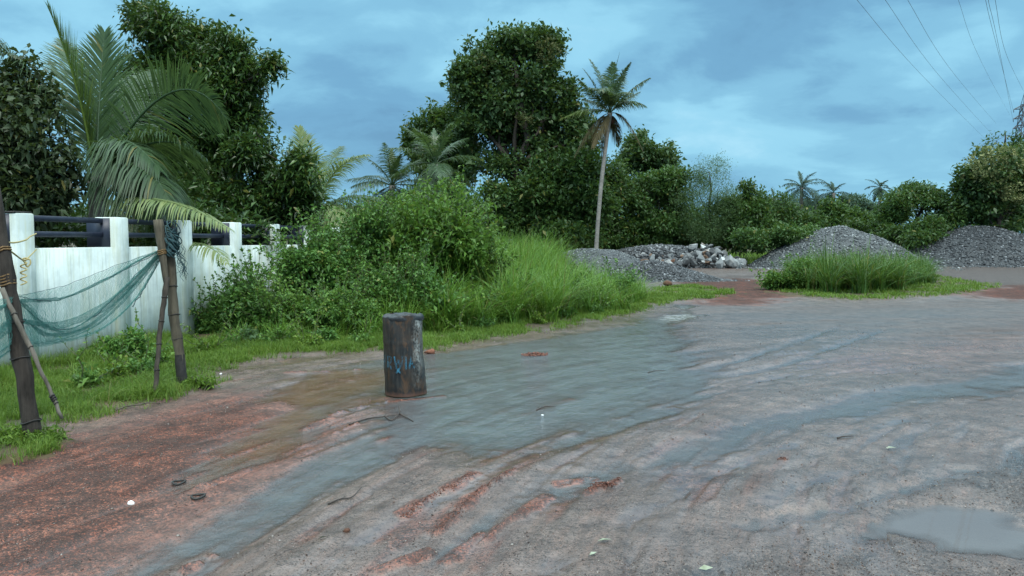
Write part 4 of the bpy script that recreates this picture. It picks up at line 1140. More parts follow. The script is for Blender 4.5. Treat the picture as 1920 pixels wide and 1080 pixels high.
def chips(mb, c, s, rng):
    n = len(c)
    V = OCT_V[None] * rng.uniform(0.55, 1.25, (n, 6, 1)) * s[:, None, None] * np.stack([rng.uniform(.6, 1.3, n), rng.uniform(.6, 1.3, n), rng.uniform(.4, .9, n)], 1)[:, None, :]
    a = rng.uniform(0, 6.28, n); ca, sa = np.cos(a)[:, None], np.sin(a)[:, None]
    b = rng.normal(0, 0.5, n); cb, sb = np.cos(b)[:, None], np.sin(b)[:, None]
    y_, z_ = V[..., 1] * cb - V[..., 2] * sb, V[..., 1] * sb + V[..., 2] * cb
    V = np.stack([V[..., 0] * ca - y_ * sa, V[..., 0] * sa + y_ * ca, z_], -1) + c[:, None, :]
    mb.add(V.reshape(-1, 3), (np.arange(n)[:, None, None] * 6 + OCT_F[None]).reshape(-1, 3))
dome = lambda r: np.clip(1 - r, 0, 1) * 0.3 + 0.7 * np.clip(1 - r ** 2, 0, 1) ** 1.2
flat = lambda r: np.clip(1 - np.clip(r, 0, 1) ** 2.6, 0, 1)
cone = lambda r: np.clip(1.06 - np.sqrt(np.clip(r, 0, 2) ** 2 + 0.012), 0, 1)
p = W(1572, 450, 48); heap("gravel_heap", "pale grey crushed stone heap rising behind the green grass island", p, 5.4, 4.6, 2.55, dome, "gravel_chip", 3, 9000, 0.075)
p = W(1838, 450, 54); heap("gravel_heap", "wide dark grey gravel heap at the right edge of the lot", p, 6.9, 5.2, 2.78, dome, "gravel_dark", 5, 12000, 0.085)
p = W(1105, 450, 36); heap("gravel_heap", "low pale gravel heap half hidden behind the tall grass and beside the palm trunk", p, 2.9, 2.6, 1.32, flat, "gravel_chip", 8, 6000, 0.045)
p = W(1215, 450, 33); heap("gravel_heap", "low spread of dark crushed stone in front of the rubble rocks", p, 2.7, 1.7, 0.92, cone, "gravel_dark", 11, 7000, 0.06, rot=-0.1)
p = W(1290, 450, 32.2); heap("gravel_heap", "thin apron of dark stone chips running out towards the red soil", p, 1.9, 0.9, 0.28, dome, "gravel_dark", 12, 3000, 0.05)
p = W(1240, 450, 49); heap("rubble_heap", "long core of grey broken stone under the big rocks of the rubble pile", p, 4.3, 2.4, 1.35, flat, "gravel_dark", 14, 4000, 0.14, cat="rubble heap")

def rock_mesh(seed, n=14):
    rg = np.random.default_rng(seed); bm = bmesh.new()
    for v in nrm(rg.normal(0, 1, (n, 3))) * rg.uniform(0.75, 1.1, (n, 1)) * np.array([1, 0.75, 0.6]): bm.verts.new(v)
    r = bmesh.ops.convex_hull(bm, input=bm.verts)
    bmesh.ops.delete(bm, geom=[g for g in r["geom_interior"] if isinstance(g, bmesh.types.BMVert)], context='VERTS')
    bmesh.ops.bevel(bm, geom=bm.edges[:], offset=0.04, segments=1, affect='EDGES')
    me = bpy.data.meshes.new("rock"); bm.to_mesh(me); bm.free(); return me
ROCKS = [rock_mesh(100 + k, 9 + k) for k in range(8)]
for me in ROCKS: me.materials.append(M["rock"])
rg = np.random.default_rng(31)
def place_rock(px, py, Y, s, label, group, mat=None):
    o = bpy.data.objects.new("broken_rock", ROCKS[int(rg.integers(8))]); COL.objects.link(o)
    o.location = tuple(W(px, py, Y)); o.rotation_euler = tuple(rg.uniform(-1.2, 1.2, 3)); k = rg.uniform(0.7, 1.35, 3) * s
    o.scale = tuple(k)
    if mat:
        o.data = o.data.copy(); o.data.materials[0] = mat
    return tag(o, label, "rock", group)
RG = "broken rocks heaped on the rubble pile"
def ridge(px): return np.interp(px, [1135, 1180, 1230, 1265, 1290, 1312, 1345, 1370, 1396], [480, 466, 462, 466, 462, 455, 464, 478, 495])
for k in range(280):
    px = rg.uniform(1140, 1300) if k < 150 else 1392 - abs(rg.normal(0, 70)); px = max(px, 1145)
    top = ridge(px) + 3; f = rg.random()
    py = top + (497 - top) * f
    Y = 49.0 - 3.2 * f + rg.normal(0, 0.2)
    s = rg.uniform(0.17, 0.46) * (0.82 if px < 1250 else 1.0) * (0.75 + 0.35 * (1 - abs(f - .5)))
    place_rock(px, py, Y, s, "grey angular broken rock lying among the others on the rubble pile", RG)
white = simple_mat("chalk_white_rock", (0.36, 0.39, 0.4), (0.52, 0.54, 0.54), 6); rusty = simple_mat("rust_brown_rock", (0.12, 0.06, 0.04), (0.26, 0.13, 0.08), 6)
place_rock(1353, 487, 45.8, 0.36, "bright white rock on the right slope of the rubble pile", RG, white)
place_rock(1318, 463, 48.2, 0.34, "large pale slab of rock at the very top of the rubble pile", RG, white)
for px, py, s, l in ((1150, 477, .3, "rusty brown rock at the left end of the rubble pile"), (1161, 478, .22, "small rusty rock beside a bigger rusty rock at the rubble's left end"), (1262, 489, .26, "rusty brown rock low in the middle of the rubble pile")):
    place_rock(px, py, 46.2, s, l, RG, rusty)
o = MB().add(*(lambda b: (b.V[0],))(ico_blob((0, 0, 0), 0.13, rg, 0.2, (1.35, 0.9, 0.85))), *[np.concatenate(f) for f in ico_blob((0, 0, 0), 0.13, np.random.default_rng(1), 0.2).F.values()]).build("fallen_coconut", M["husk"], None, True, (0, 0, 0))
g0 = GZ(1252, 540); o.location = (g0[0], g0[1], g0[2] + 0.12); o.rotation_euler = (0.2, 0.1, 0.1)
tag(o, "dark brown coconut husk lying on the grass near the gravel", "coconut")

# ------------------------------------------------------------------ loose grit on the lot
rg = np.random.default_rng(44)
nG = 260000
a = rg.uniform(R(-38), R(38), nG); inv = rg.uniform(1 / 17.0, 1 / 3.3, nG); d = 1 / inv
P = np.stack([d * np.sin(a), d * np.cos(a)], 1)
mk = masks(P)
pr = (0.1 + 0.75 * mk["grv"] + 0.3 * mk["red"] + 0.35 * np.clip(mk["iso"] + mk["fine"] + 0.1, 0, 1)) * (1 - 0.72 * mk["wet"]) * (1 - mk["grass"]) * (1 - mk["pud"])
pr = pr * sstep(0.3, 0.62, fbm2(P[:, 0] * 2.2, P[:, 1] * 2.2, 77, 4)+0.12)
kp = rg.random(nG) < pr * 0.9
P = P[kp]; z = height(P); s = np.clip(rg.lognormal(-5.75, 0.45, len(P)), 0.0015, 0.014) * (0.6 + 0.05 * d[kp])
mb = MB(); chips(mb, np.column_stack([P, z + s * 0.2]), s, rg)
tag(mb.build("gravel", M["grit"], None, False, (0, 6, 0)), "fine dark grit and stone chips strewn over the wet lot", "gravel", None, "stuff")
# soft red clods along the ruts
mb = MB()
for t in RED_RUTS[:2] + RED_RUTS[3:4]:
    n = 420; u = rg.random(n) * (len(t) - 1); i = np.minimum(u.astype(int), len(t) - 2); f = (u - i)[:, None]
    c = t[i] * (1 - f) + t[i + 1] * f + rg.normal(0, 0.016, (n, 2))
    s = rg.uniform(0.002, 0.007, n); chips(mb, np.column_stack([c, height(c) + s * 0.3]), s, rg)
M["clod"] = stone_mat("red_clod", [(0, (0.05, 0.02, 0.014)), (0.6, (0.12, 0.042, 0.026)), (1, (0.24, 0.1, 0.065))], 0.6)
tag(mb.build("mud", M["clod"], None, False, (0, 5, 0)), "crumbled red mud clods along the wheel ruts", "mud", None, "stuff")

# ------------------------------------------------------------------ small loose things on the lot
def branch_obj(name, label, lines, r, mat="twig", cat="twig"):
    root0 = GZ(*lines[0][0]); mb = MB()
    for ln in lines:
        pts = []
        for k, p in enumerate(ln):
            g = GZ(p[0], p[1]); g[2] = max(g[2], WATER_Z) + (p[2] if len(p) > 2 else 0.008); pts.append(g)
        mb.tube(qcurve(pts, np.linspace(0, 1, 8 * len(pts))), np.linspace(r, r * 0.45, 8 * len(pts)), 6, True, 0.2, 2)
    return tag(mb.build(name, M[mat], None, True, root0), label, cat)
branch_obj("fallen_branch", "dark forked branch lying in the red mud in front of the drum", [[(655, 797), (690, 784), (720, 780), (750, 778, .02)], [(722, 780), (735, 787), (752, 776, .04)], [(750, 778, .02), (775, 789)], [(750, 778, .02), (748, 770, .06)]], 0.009)
branch_obj("twig", "short dark twig floating on the stream to the right of the drum", [[(1006, 768), (1022, 763, .015), (1042, 761)]], 0.007)
branch_obj("twig", "small dark twig far out on the wet lot above the stream", [[(1215, 698), (1228, 695, .012), (1246, 694)]], 0.007)
branch_obj("twig", "little twig lying on the wet ground at the lower right near the red clod", [[(1570, 824), (1582, 822, .012), (1600, 821)]], 0.008)
branch_obj("twig", "thin black root trailing across the mud left of the wheel ruts", [[(615, 948), (640, 938), (660, 934), (678, 918, .015)]], 0.006)
def loop_obj(px, py, label):
    g = GZ(px, py); g[2] = max(g[2], WATER_Z) + 0.012
    th = np.linspace(0, 2 * math.pi, 25)
    P = g + np.stack([0.042 * np.cos(th) + 0.004 * np.sin(2 * th), 0.046 * np.sin(th), 0.003 * np.sin(th * 2 + 1)], 1)
    tag(MB().tube(P, 0.008, 6, False).build("rubber_ring", M["tyre"], None, True, g), label, "ring")
loop_obj(335, 904, "small black rubber loop lying in the pinkish mud, farther from the white scrap")
loop_obj(371, 934, "small black rubber loop in the mud just to the right of the white scrap")
def clods(px, py, a, b, hgt, n, label, seed):
    rng = np.random.default_rng(seed); g = GZ(px, py); g[2] = max(g[2], WATER_Z)
    t = rng.uniform(0, 6.28, n); r = np.sqrt(rng.random(n))
    c = g + np.stack([a * r * np.cos(t) + 0.3 * b * r * np.sin(t), b * r * np.sin(t), hgt * (1 - r) * rng.random(n)], 1)
    mb = MB(); chips(mb, c, hgt * rng.uniform(0.2, 0.6, n), rng)
    tag(mb.build("mud_clod", M["clod"], None, False, g), label, "clod")
def scrap(name, px, py, size, mat, label, cat, seed, flat_=0.35):
    g = GZ(px, py); g[2] = max(g[2], WATER_Z) + size * 0.25
    tag_o = ico_blob(g, size, np.random.default_rng(seed), 0.55, (1, 0.8, flat_), 9, 6).build(name, M[mat], None, False, g)
    tag(tag_o, label, cat)
scrap("paper_scrap", 246, 942, 0.022, "litter", "crumpled white paper scrap lying on the pinkish mud", "litter", 5, 0.8)
scrap("paper_scrap", 414, 702, 0.018, "litter", "tiny white scrap at the grass edge right of the bamboo post", "litter", 6, 0.7)
scrap("paper_scrap", 1017, 777, 0.015, "litter", "tiny white scrap beside the twig in the stream", "litter", 7, 0.5)
scrap("laterite_stone", 806, 661, 0.085, "laterite", "orange laterite stone at the grass edge right behind the drum", "stone", 8, 0.5)
clods(1003, 664, 0.2, 0.13, 0.05, 260, "patch of red mud clods standing out of the stream beyond the drum", 9)
clods(1468, 863, 0.045, 0.035, 0.018, 40, "little red clod on the grey ground right of the middle", 10)
clods(1130, 912, 0.10, 0.05, 0.022, 110, "red clods at the upper end of a rut in the middle foreground", 11)
scrap("mud_clod", 650, 1001, 0.022, "husk", "dark brown clod in the gritty mud below the ruts", "clod", 12, 0.6)
def leaf_obj(px, py, L_, az, label, seed):
    g = GZ(px, py); g[2] = max(g[2], WATER_Z) + 0.012
    mb = MB(); leaves(mb, np.array([[g[0], g[1], g[2]]]), np.array([[math.cos(az), math.sin(az), 0.05]]), L_, 0.4, 0.08, 0.02, np.random.default_rng(seed), 2.0)
    m_o = mb.build("fallen_leaf", M["deadleaf"], None, False, g)
    tag(m_o, label, "leaf")
leaf_obj(1120, 1020, 0.09, 0.2, "pale green fallen leaf in the foreground, upper one of two", 1)
leaf_obj(1105, 1046, 0.06, 0.7, "pale green fallen leaf in the foreground, lower one of two", 2)
leaf_obj(1310, 1066, 0.08, 0.1, "pale fallen leaf at the bottom edge among dark grit", 3)
leaf_obj(1660, 842, 0.1, 0.1, "pale fallen leaf on the grey wet ground at the right", 4)
leaf_obj(595, 1018, 0.06, 0.5, "grey green fallen leaf in the mud between two red ruts", 6)

# ------------------------------------------------------------------ grass
rg = np.random.default_rng(55)
def lawn(name, label, pls, n, hmin, hmax, wid, mat, seed, near_bias=True, hfun=None):
    rng = np.random.default_rng(seed); mb = MB(); tot = []
    for pl, k in zip(pls, n):
        P = scatter_poly(pl, k * 3, rng)
        mk = masks(P); d = np.hypot(P[:, 0], P[:, 1])
        pr = mk["grass"] * np.clip((9.0 / d) ** 1.1, 0.3, 1) * sstep(0.36, 0.62, fbm2(P[:, 0] * 1.7, P[:, 1] * 1.7, seed, 4) + 0.03)
        ok = rng.random(len(P)) < pr
        tot.append(P[ok][:k])
    P = np.concatenate(tot); z = height(P); d = np.hypot(P[:, 0], P[:, 1])
    hh = rng.uniform(hmin, hmax, len(P)) * (0.55 + 1.0 * fbm2(P[:, 0] * 1.1, P[:, 1] * 1.1, seed + 1, 3))
    if hfun is not None: hh = hh * hfun(P)
    blades(mb, np.column_stack([P, z - 0.005]), hh, wid * np.clip(d / 8.0, 0.8, 3.0), rng, 0.75, 2)
    return tag(mb.build(name, M[mat], None, False, (-3, 10, 0)), label, "grass", None, "stuff")
def hwall(P):       # longer next to the wall
    o = (P - W0) @ WN
    return 1.0 + 1.4 * sstep(1.5, 0.1, o) * sstep(14.0, 12.0, P[:, 1])
NEARL = poly((-120, 860), (60, 812), (130, 802), (260, 774), (330, 754), (420, 720), (500, 690), (620, 680), (720, 674), (720, 640), (400, 640), (330, 640), (0, 712), (-120, 740))
EDGE_R = poly((600, 680), (720, 676), (830, 660), (1000, 630), (1180, 598), (1268, 572), (1252, 546), (1180, 560), (1000, 600), (800, 630), (600, 640))
lawn("grass", "short bright green grass along the foot of the wall and the edge of the lot", [NEARL, EDGE_R, TUFT], [90000, 60000, 3000], 0.05, 0.13, 0.006, "grass", 61, hfun=hwall)
lawn("grass", "low green turf patches round the grass island and the red soil", [ISLAND, STRIP_GREEN], [42000, 12000], 0.06, 0.15, 0.008, "grass", 62)
lawn("grass", "far strip of rough green grass beyond the gravel heaps", [FIELD_NEAR], [14000], 0.3, 0.7, 0.02, "grass", 63)

def thicket(name, label, pl, nclump, per, hmin, hmax, wid, mats, seed, lean=0.6, hfun=None, edge=None):
    rng = np.random.default_rng(seed)
    C = scatter_poly(pl, nclump, rng)
    H = rng.uniform(hmin, hmax, nclump)
    if hfun is not None: H = H * hfun(C)
    B = np.repeat(C, per, 0) + rng.normal(0, 0.085, (nclump * per, 2))
    hh = np.repeat(H, per) * rng.uniform(0.45, 1.1, nclump * per)
    objs = []
    dry = rng.random(len(B)) < 0.06
    for m_, sel, nm in ((mats[0], ~dry, ""), (mats[1], dry, "withered blades scattered through the ")):
        mb = MB(); P = B[sel]
        blades(mb, np.column_stack([P, height(P) - 0.02]), hh[sel], wid * rng.uniform(0.6, 1.3, sel.sum()), rng, lean, 4, (0.12, -0.05))
        objs.append(mb)
    o = objs[0].build(name, M[mats[0]], None, False, (*C.mean(0), 0))
    o.data.materials.append(M[mats[1]])
    tag(o, label, "grass", None, "stuff")
    o2 = objs[1].build("grass", M[mats[1]], None, False, (*C.mean(0), 0))
    tag(o2, "withered blades scattered through " + label, "grass", None, "stuff")
    return o
TG1 = poly((745, 628), (900, 622), (1060, 603), (1160, 588), (1205, 570), (1190, 552), (1080, 545), (900, 560), (760, 590))
thicket("grass", "tall arching green grass between the shrubs and the stream", TG1, 230, 62, 0.75, 1.5, 0.022, ("grass_tall", "grass_dry"), 71, 0.95, lambda C: 0.75 + 0.45 * sstep(12.0, 17.0, C[:, 1]) * sstep(3.6, 1.4, C[:, 0]))
TG2 = poly((830, 560), (1010, 548), (1060, 530), (1010, 515), (880, 525))
thicket("grass", "taller grass stalks standing behind in front of the dark trees", TG2, 240, 44, 1.3, 2.5, 0.026, ("grass_tall", "grass_dry"), 72, 0.6)
TG3 = poly((1520, 551), (1600, 554), (1690, 548), (1752, 530), (1740, 518), (1600, 516), (1470, 520), (1480, 530))
thicket("grass", "dense island of tall green grass in the middle of the lot", TG3, 210, 70, 1.0, 2.0, 0.032, ("grass_island", "grass_dry"), 73, 0.95, lambda C: 0.75 + 0.4 * sstep(29, 25, C[:, 1]))
TG4 = poly((690, 640), (760, 634), (900, 622), (760, 600), (690, 610))
thicket("grass", "grass clumps growing out of the shrub edge behind the drum", TG4, 46, 54, 0.4, 1.0, 0.016, ("grass_tall", "grass_dry"), 74, 0.95)
TG5 = poly((440, 655), (560, 650), (700, 640), (690, 615), (540, 620), (430, 630))
thicket("grass", "ragged knee high grass along the foot of the shrubs left of the drum", TG5, 46, 40, 0.25, 0.6, 0.012, ("grass_tall", "grass_dry"), 75, 0.9)
TG6 = poly((140, 690), (330, 650), (330, 740), (230, 770), (110, 790), (90, 740))
thicket("grass", "longer weedy grass tufts below the white wall behind the posts", TG6, 40, 34, 0.12, 0.34, 0.009, ("grass", "grass_dry"), 76, 1.1)
shrub("shrub", "leafy dark shrub at the left end of the grass island", "shrub", 26.0, [(1468, 525, 34, 20), (1505, 518, 34, 24), (1550, 528, 26, 18), (1448, 538, 20, 11)], 800, 10, 0.11, "leaf_mid", None, 121, 0.5, 0.3, 0.9, 0.12, sprig=40)
for k, (px, D, w_) in enumerate([(800, 14.2, .4), (880, 15.0, .45), (960, 16.4, .4), (1060, 18.2, .45), (1150, 20.0, .4), (1590, 25.6, .55), (1680, 26.2, .5)]):
    q = 1400 / D; y0 = 450 + 2450 / D
    shrub("weed_plant", "leafy broad weed growing up through the tall grass", "plant", D, [(px, y0 - 0.3 * q, w_ * q, 0.28 * q), (px + 0.2 * q, y0 - 0.55 * q, w_ * 0.6 * q, 0.25 * q)], 260, 9, 0.1, ("leaf_shrub", "leaf_mid")[k % 2], "weeds standing in the tall grass", 640 + k, 0.45, 0.2, 1.0, 0.1, 0.25, 5, sub=4, sprig=14)
# small weeds near the wall and posts
shrub("weed_plant", "bushy green weed growing against the foot of the white wall behind the posts", "plant", 10.4, [(215, 650, 38, 22), (250, 640, 26, 20), (240, 668, 50, 16)], 420, 9, 0.07, "leaf_shrub", None, 81, 0.5, 0.2, 0.7, 0.05)
shrub("weed_plant", "low leafy weed tuft hiding the foot of the thick dark post", "plant", A0[1] - 0.05, [(45, 848, 55, 12), (90, 838, 26, 10), (15, 846, 30, 14)], 240, 10, 0.06, "grass", None, 82, 0.22, 0.15, 1.0, 0.05, 0.3)
shrub("weed_plant", "small weed patch around the tarred foot of the bent bamboo post", "plant", C0_[1] - 0.02, [(365, 724, 26, 9), (385, 728, 18, 7)], 120, 9, 0.05, "grass", None, 83, 0.4, 0.15, 1.0, 0.04)
shrub("weed_plant", "single broad leaved weed standing out of the grass left of the drum", "plant", 12.2, [(465, 632, 18, 16)], 50, 8, 0.08, "leaf_feather", None, 84, 0.5, 0.1, 1.0, 0.05)

rgw = np.random.default_rng(91)
for k, (px, py) in enumerate([(150, 735), (205, 720), (262, 705), (300, 690), (395, 668), (430, 655), (520, 650), (575, 655), (615, 648), (675, 650), (860, 632), (905, 622), (940, 612), (1010, 610), (1065, 600), (1120, 592), (1165, 582)]):
    g = GZ(px, py); D = g[1]; q = 1400 / D
    w_ = rgw.uniform(0.12, 0.24)
    shrub("weed_plant", "small leafy weed among the short grass of the verge", "plant", D, [(px, py - 0.10 * q, w_ * q, 0.12 * q), (px + rgw.uniform(-.12, .12) * q, py - 0.14 * q, w_ * 0.7 * q, 0.14 * q)], 60, 8, rgw.uniform(0.05, 0.08), ("leaf_mid", "grass", "leaf_shrub")[k % 3], "small weeds along the verge", 600 + k, 0.42, 0.1, 1.0, 0.05, 0.25, 4, sub=3, sprig=5)

# ------------------------------------------------------------------ shrub thicket
SG = "shrubs of the roadside thicket"
def sh(label, D, bl, n, size, mat, seed, wr=0.5, spread=None, per=12, lump=0.42):
    shrub("shrub", label, "shrub", D, bl, n, per, size, mat, SG, seed, wr, 0.34, 0.9, spread or size * 1.2, 0.22, 10, 0.8, lump, 0.3, sprig=150)
sh("low dark shrub at the left end of the thicket, leaning against the wall", 13.6, [(425, 600, 48, 32), (480, 582, 46, 46), (385, 614, 30, 20), (470, 555, 22, 20)], 1500, 0.085, "leaf_shrub", 101)
sh("rounded shrub with its top level with the wall's last pillars", 15.2, [(575, 505, 62, 45), (548, 545, 44, 58), (605, 478, 46, 30), (625, 540, 60, 70)], 2300, 0.09, "leaf_shrub", 102)
sh("broad mid green shrub in the centre of the thicket", 16.2, [(660, 470, 75, 55), (700, 440, 50, 35), (640, 530, 70, 70)], 2100, 0.09, "leaf_shrub", 103)
sh("low front shrub spilling onto the lawn below the middle of the thicket", 13.4, [(560, 600, 75, 42), (640, 598, 60, 45), (500, 605, 40, 32)], 1500, 0.08, "leaf_mid", 104)
sh("tall shrub rising to the highest point of the thicket", 17.6, [(760, 445, 66, 46), (820, 422, 52, 36), (740, 500, 60, 60), (872, 430, 34, 40), (850, 408, 40, 26), (880, 480, 40, 50)], 2400, 0.11, "leaf_mid", 105)
sh("yellow green shrub with bigger leaves at the thicket's top right", 16.6, [(800, 432, 58, 34), (850, 462, 48, 44), (760, 465, 45, 40), (800, 500, 50, 50)], 1500, 0.15, "leaf_light", 106, 0.4, 0.16, 9)
sh("dark shrub filling the hollow behind the drum", 14.6, [(730, 560, 60, 55), (790, 560, 45, 60), (690, 590, 50, 40)], 1500, 0.085, "leaf_shrub", 107)
sh("small shrub where the thicket meets the tall grass", 17.2, [(895, 490, 32, 36), (880, 530, 36, 44), (925, 515, 22, 26)], 800, 0.09, "leaf_mid", 108)

# ------------------------------------------------------------------ left hand trees and palms behind the wall
tree("leafy_tree", "dark dull leaved tree crowding the wall at the far left edge", "tree", 13.2, [(30, 200, 75, 85), (75, 250, 62, 80), (20, 300, 90, 85), (90, 320, 55, 60), (-60, 240, 80, 100), (40, 370, 70, 35), (-40, 360, 70, 50)], 20, 2300, 18, 0.135, "leaf_olive", None, 0.16, 201, 0.3, 0.5, spread=0.2, fork=0.3, droop=0.3)
tree("leafy_tree", "tall glossy dark tree with two rounded tops behind the wall", "tree", 18.5, [(312, 60, 60, 52), (424, 82, 34, 42), (428, 105, 36, 34), (462, 135, 46, 36), (505, 128, 20, 16), (400, 150, 58, 40), (345, 160, 92, 60), (352, 80, 34, 34), (225, 170, 44, 58), (435, 220, 84, 66), (495, 285, 62, 56), (380, 300, 105, 80), (520, 360, 60, 62), (330, 385, 110, 55), (250, 280, 80, 90), (440, 390, 90, 45), (560, 325, 36, 36), (560, 390, 42, 44), (275, 28, 26, 20)],
     370, 9000, 17, 0.155, "leaf_dark", None, 0.24, 202, 0.38, 0.36, spread=0.2, fork=0.35, droop=0.2, dspread=0.9)
# big coconut palm at the left
cP = W(182, 330, 14.0)
cust = []
def fr(p0, p1, p2, mat, **kw): cust.append((W(*p0), W(*p1), W(*p2), mat, kw))
fr((176, 335, 14.0), (160, 180, 14.0), (92, 18, 13.6), "frond_young", closed=0.55, leaf=1.05, droop=0.15)
fr((180, 335, 14.0), (185, 180, 14.4), (196, 62, 14.6), "frond", closed=0.25, leaf=1.1, droop=0.2)
fr((178, 335, 14.0), (150, 160, 14.5), (118, 78, 15.4), "frond", closed=0.2, leaf=1.1, droop=0.3)
fr((188, 325, 14.0), (330, 75, 13.6), (424, 222, 13.0), "frond", leaf=1.0, droop=0.3, roll=1.0, vee=0.1)
fr((188, 335, 14.0), (290, 220, 13.8), (385, 296, 13.2), "frond", leaf=0.95, droop=0.6, roll=0.6)
fr((185, 325, 13.9), (215, 205, 13.4), (300, 320, 12.9), "frond", leaf=0.95, droop=0.8)
fr((172, 335, 14.0), (60, 110, 13.6), (-60, 40, 13.0), "frond", leaf=1.1, droop=0.6)
fr((178, 340, 14.2), (240, 130, 15.6), (300, 130, 17.0), "frond_dark", leaf=1.0, droop=0.5)
fr((184, 330, 14.0), (205, 225, 13.4), (248, 345, 12.9), "frond_dark", leaf=0.85, droop=0.9)
fr((182, 345, 14.1), (250, 150, 15.5), (330, 200, 17.0), "frond_dark", leaf=1.1, droop=0.6)
fr((190, 335, 13.9), (250, 230, 13.0), (330, 400, 12.6), "frond_dark", leaf=1.0, droop=0.9)
fr((186, 350, 14.0), (235, 300, 13.3), (300, 420, 12.9), "frond_dark", leaf=1.0, droop=0.9)
fr((190, 352, 13.9), (270, 280, 14.8), (370, 400, 15.2), "frond_dark", leaf=1.0, droop=0.8)
fr((196, 385, 13.8), (300, 345, 12.2), (428, 428, 11.2), "frond_pale", leaf=0.6, droop=0.75, n=64, fwd=0.8)
b_ = np.array([cP[0] - 0.1, 14.0, 0.0])
palm("young coconut palm with huge arching fronds reaching over the wall at the left", b_, cP, 3.2, 0, ["frond"], 0.17, 301, custom=cust, n=100, w=0.03)
# small frond poking out between the rails in front of the wall
rt = thing("palm_frond", "drooping pale palm frond poking out through the wall rails right of the bamboo post", "palm frond", W(350, 462, 13.4))
frond_mb(W(330, 455, 13.9), W(395, 448, 13.2), W(424, 492, 12.7), 0.42, 22, np.random.default_rng(5), 0.7, 0.9, 0.03, 0.012).build("leaflet_spray", M["frond_pale"], rt)

# palms between the left tree and the big teak
def P3(px, py, D): return W(px, py, D)
cu = []
def fr2(p0, p1, p2, mat, **kw): cu.append((W(*p0), W(*p1), W(*p2), mat, kw))
fr2((590, 415, 22), (610, 300, 22), (690, 290, 21.6), "frond_pale", leaf=1.0, droop=0.55)
fr2((590, 415, 22), (640, 350, 21.8), (712, 372, 21.2), "frond", leaf=0.95, droop=0.8)
fr2((588, 415, 22), (580, 300, 22.3), (560, 240, 22.6), "frond_pale", leaf=1.0, droop=0.3, closed=0.2)
fr2((588, 415, 22), (600, 320, 23), (640, 275, 24), "frond", leaf=1.0, droop=0.5)
fr2((590, 418, 22), (560, 330, 21), (530, 380, 20.6), "frond_pale", leaf=0.95, droop=0.8)
fr2((590, 418, 22), (620, 350, 21), (640, 420, 20.4), "frond_pale", leaf=0.9, droop=0.8)
fr2((588, 418, 22), (570, 350, 20.8), (580, 420, 20), "frond", leaf=0.9, droop=0.8)
palm("pale fronded young palm between the dark tree and the shrub thicket", (W(589, 450, 22)[0], 22, 0), W(589, 415, 22), 2.8, 0, ["frond"], 0.15, 302, custom=cu, n=90, w=0.03)
palm("dark slender palm standing against the sky left of the big tree", (W(733, 450, 44)[0], 44, 0), W(735, 348, 44), 3.0, 20, ["frond_dark", "frond_dark"], 0.17, 303, 0.34, 60, None, 0.2, el0=88)
palm("grey green palm in front of the big tree's left lobe", (W(815, 450, 40)[0], 40, 0), W(817, 308, 40), 3.0, 17, ["frond", "frond_dark"], 0.17, 304, 0.32, 60, None, 0.24, el0=88)
palm("small dark palm low beside the slender dark palm", (W(775, 450, 41)[0], 41, 0), W(772, 382, 41), 2.3, 12, ["frond_dark"], 0.15, 305, 0.3, 34, None, 0.45)

# ------------------------------------------------------------------ the middle trees
tree("teak_tree", "tallest broad leaved tree in the middle with tan blossom on its top", "tree", 46, [(940, 108, 60, 50), (1018, 112, 46, 50), (890, 165, 42, 50), (965, 180, 88, 68), (1045, 178, 36, 46), (905, 240, 62, 50), (1000, 250, 82, 58), (1078, 232, 34, 42), (1062, 290, 48, 48), (930, 305, 45, 30), (1010, 325, 66, 46), (870, 200, 26, 34), (965, 76, 48, 24), (905, 100, 40, 38), (882, 150, 26, 34), (1030, 92, 26, 30), (1068, 190, 30, 40), (1095, 262, 28, 34)],
     985, 7600, 9, 0.3, "leaf_teak", None, 0.34, 401, 0.5, 0.55, spread=0.33, fork=0.4, dspread=0.8, gapscale=1.7,
     extra=[("blossom", [(1025, 95, 24, 26), (905, 120, 20, 14), (985, 225, 14, 12)], 130, 8, 0.16, "blossom_dull", 0.5)])
tree("leafy_tree", "rounded dark tree making the left shoulder of the big tree", "tree", 49, [(815, 232, 52, 44), (868, 245, 52, 54), (772, 262, 18, 26), (850, 275, 50, 50), (800, 300, 36, 42), (850, 330, 42, 35), (790, 265, 26, 34)], 830, 3600, 8, 0.3, "leaf_wood", None, 0.26, 402, 0.42, 0.5, spread=0.36)
tree("leafy_tree", "dense dark tree filling the space under the big tree", "tree", 44.5, [(1000, 395, 82, 56), (1085, 375, 66, 60), (1035, 335, 66, 42), (955, 375, 56, 46), (1090, 318, 42, 34), (960, 430, 56, 44), (1040, 440, 80, 30), (930, 370, 38, 34)], 1020, 5200, 8, 0.28, "leaf_wood", None, 0.24, 403, 0.35, 0.5, spread=0.34, fork=0.3)
tree("leafy_tree", "dark shaggy tree directly behind the leaning coconut trunk", "tree", 54, [(1140, 400, 48, 56), (1120, 350, 40, 40), (1160, 440, 56, 34), (1150, 340, 30, 34)], 1140, 2200, 8, 0.28, "leaf_wood", None, 0.2, 404, 0.38, 0.5, spread=0.34, fork=0.3)
tree("teak_tree", "dark rounded tree right of the leaning coconut palm", "tree", 60, [(1220, 288, 52, 38), (1252, 322, 36, 42), (1190, 325, 40, 46), (1222, 360, 50, 46), (1200, 268, 28, 20)], 1215, 2500, 8, 0.3, "leaf_teak", None, 0.24, 405, 0.42, 0.55, spread=0.36)
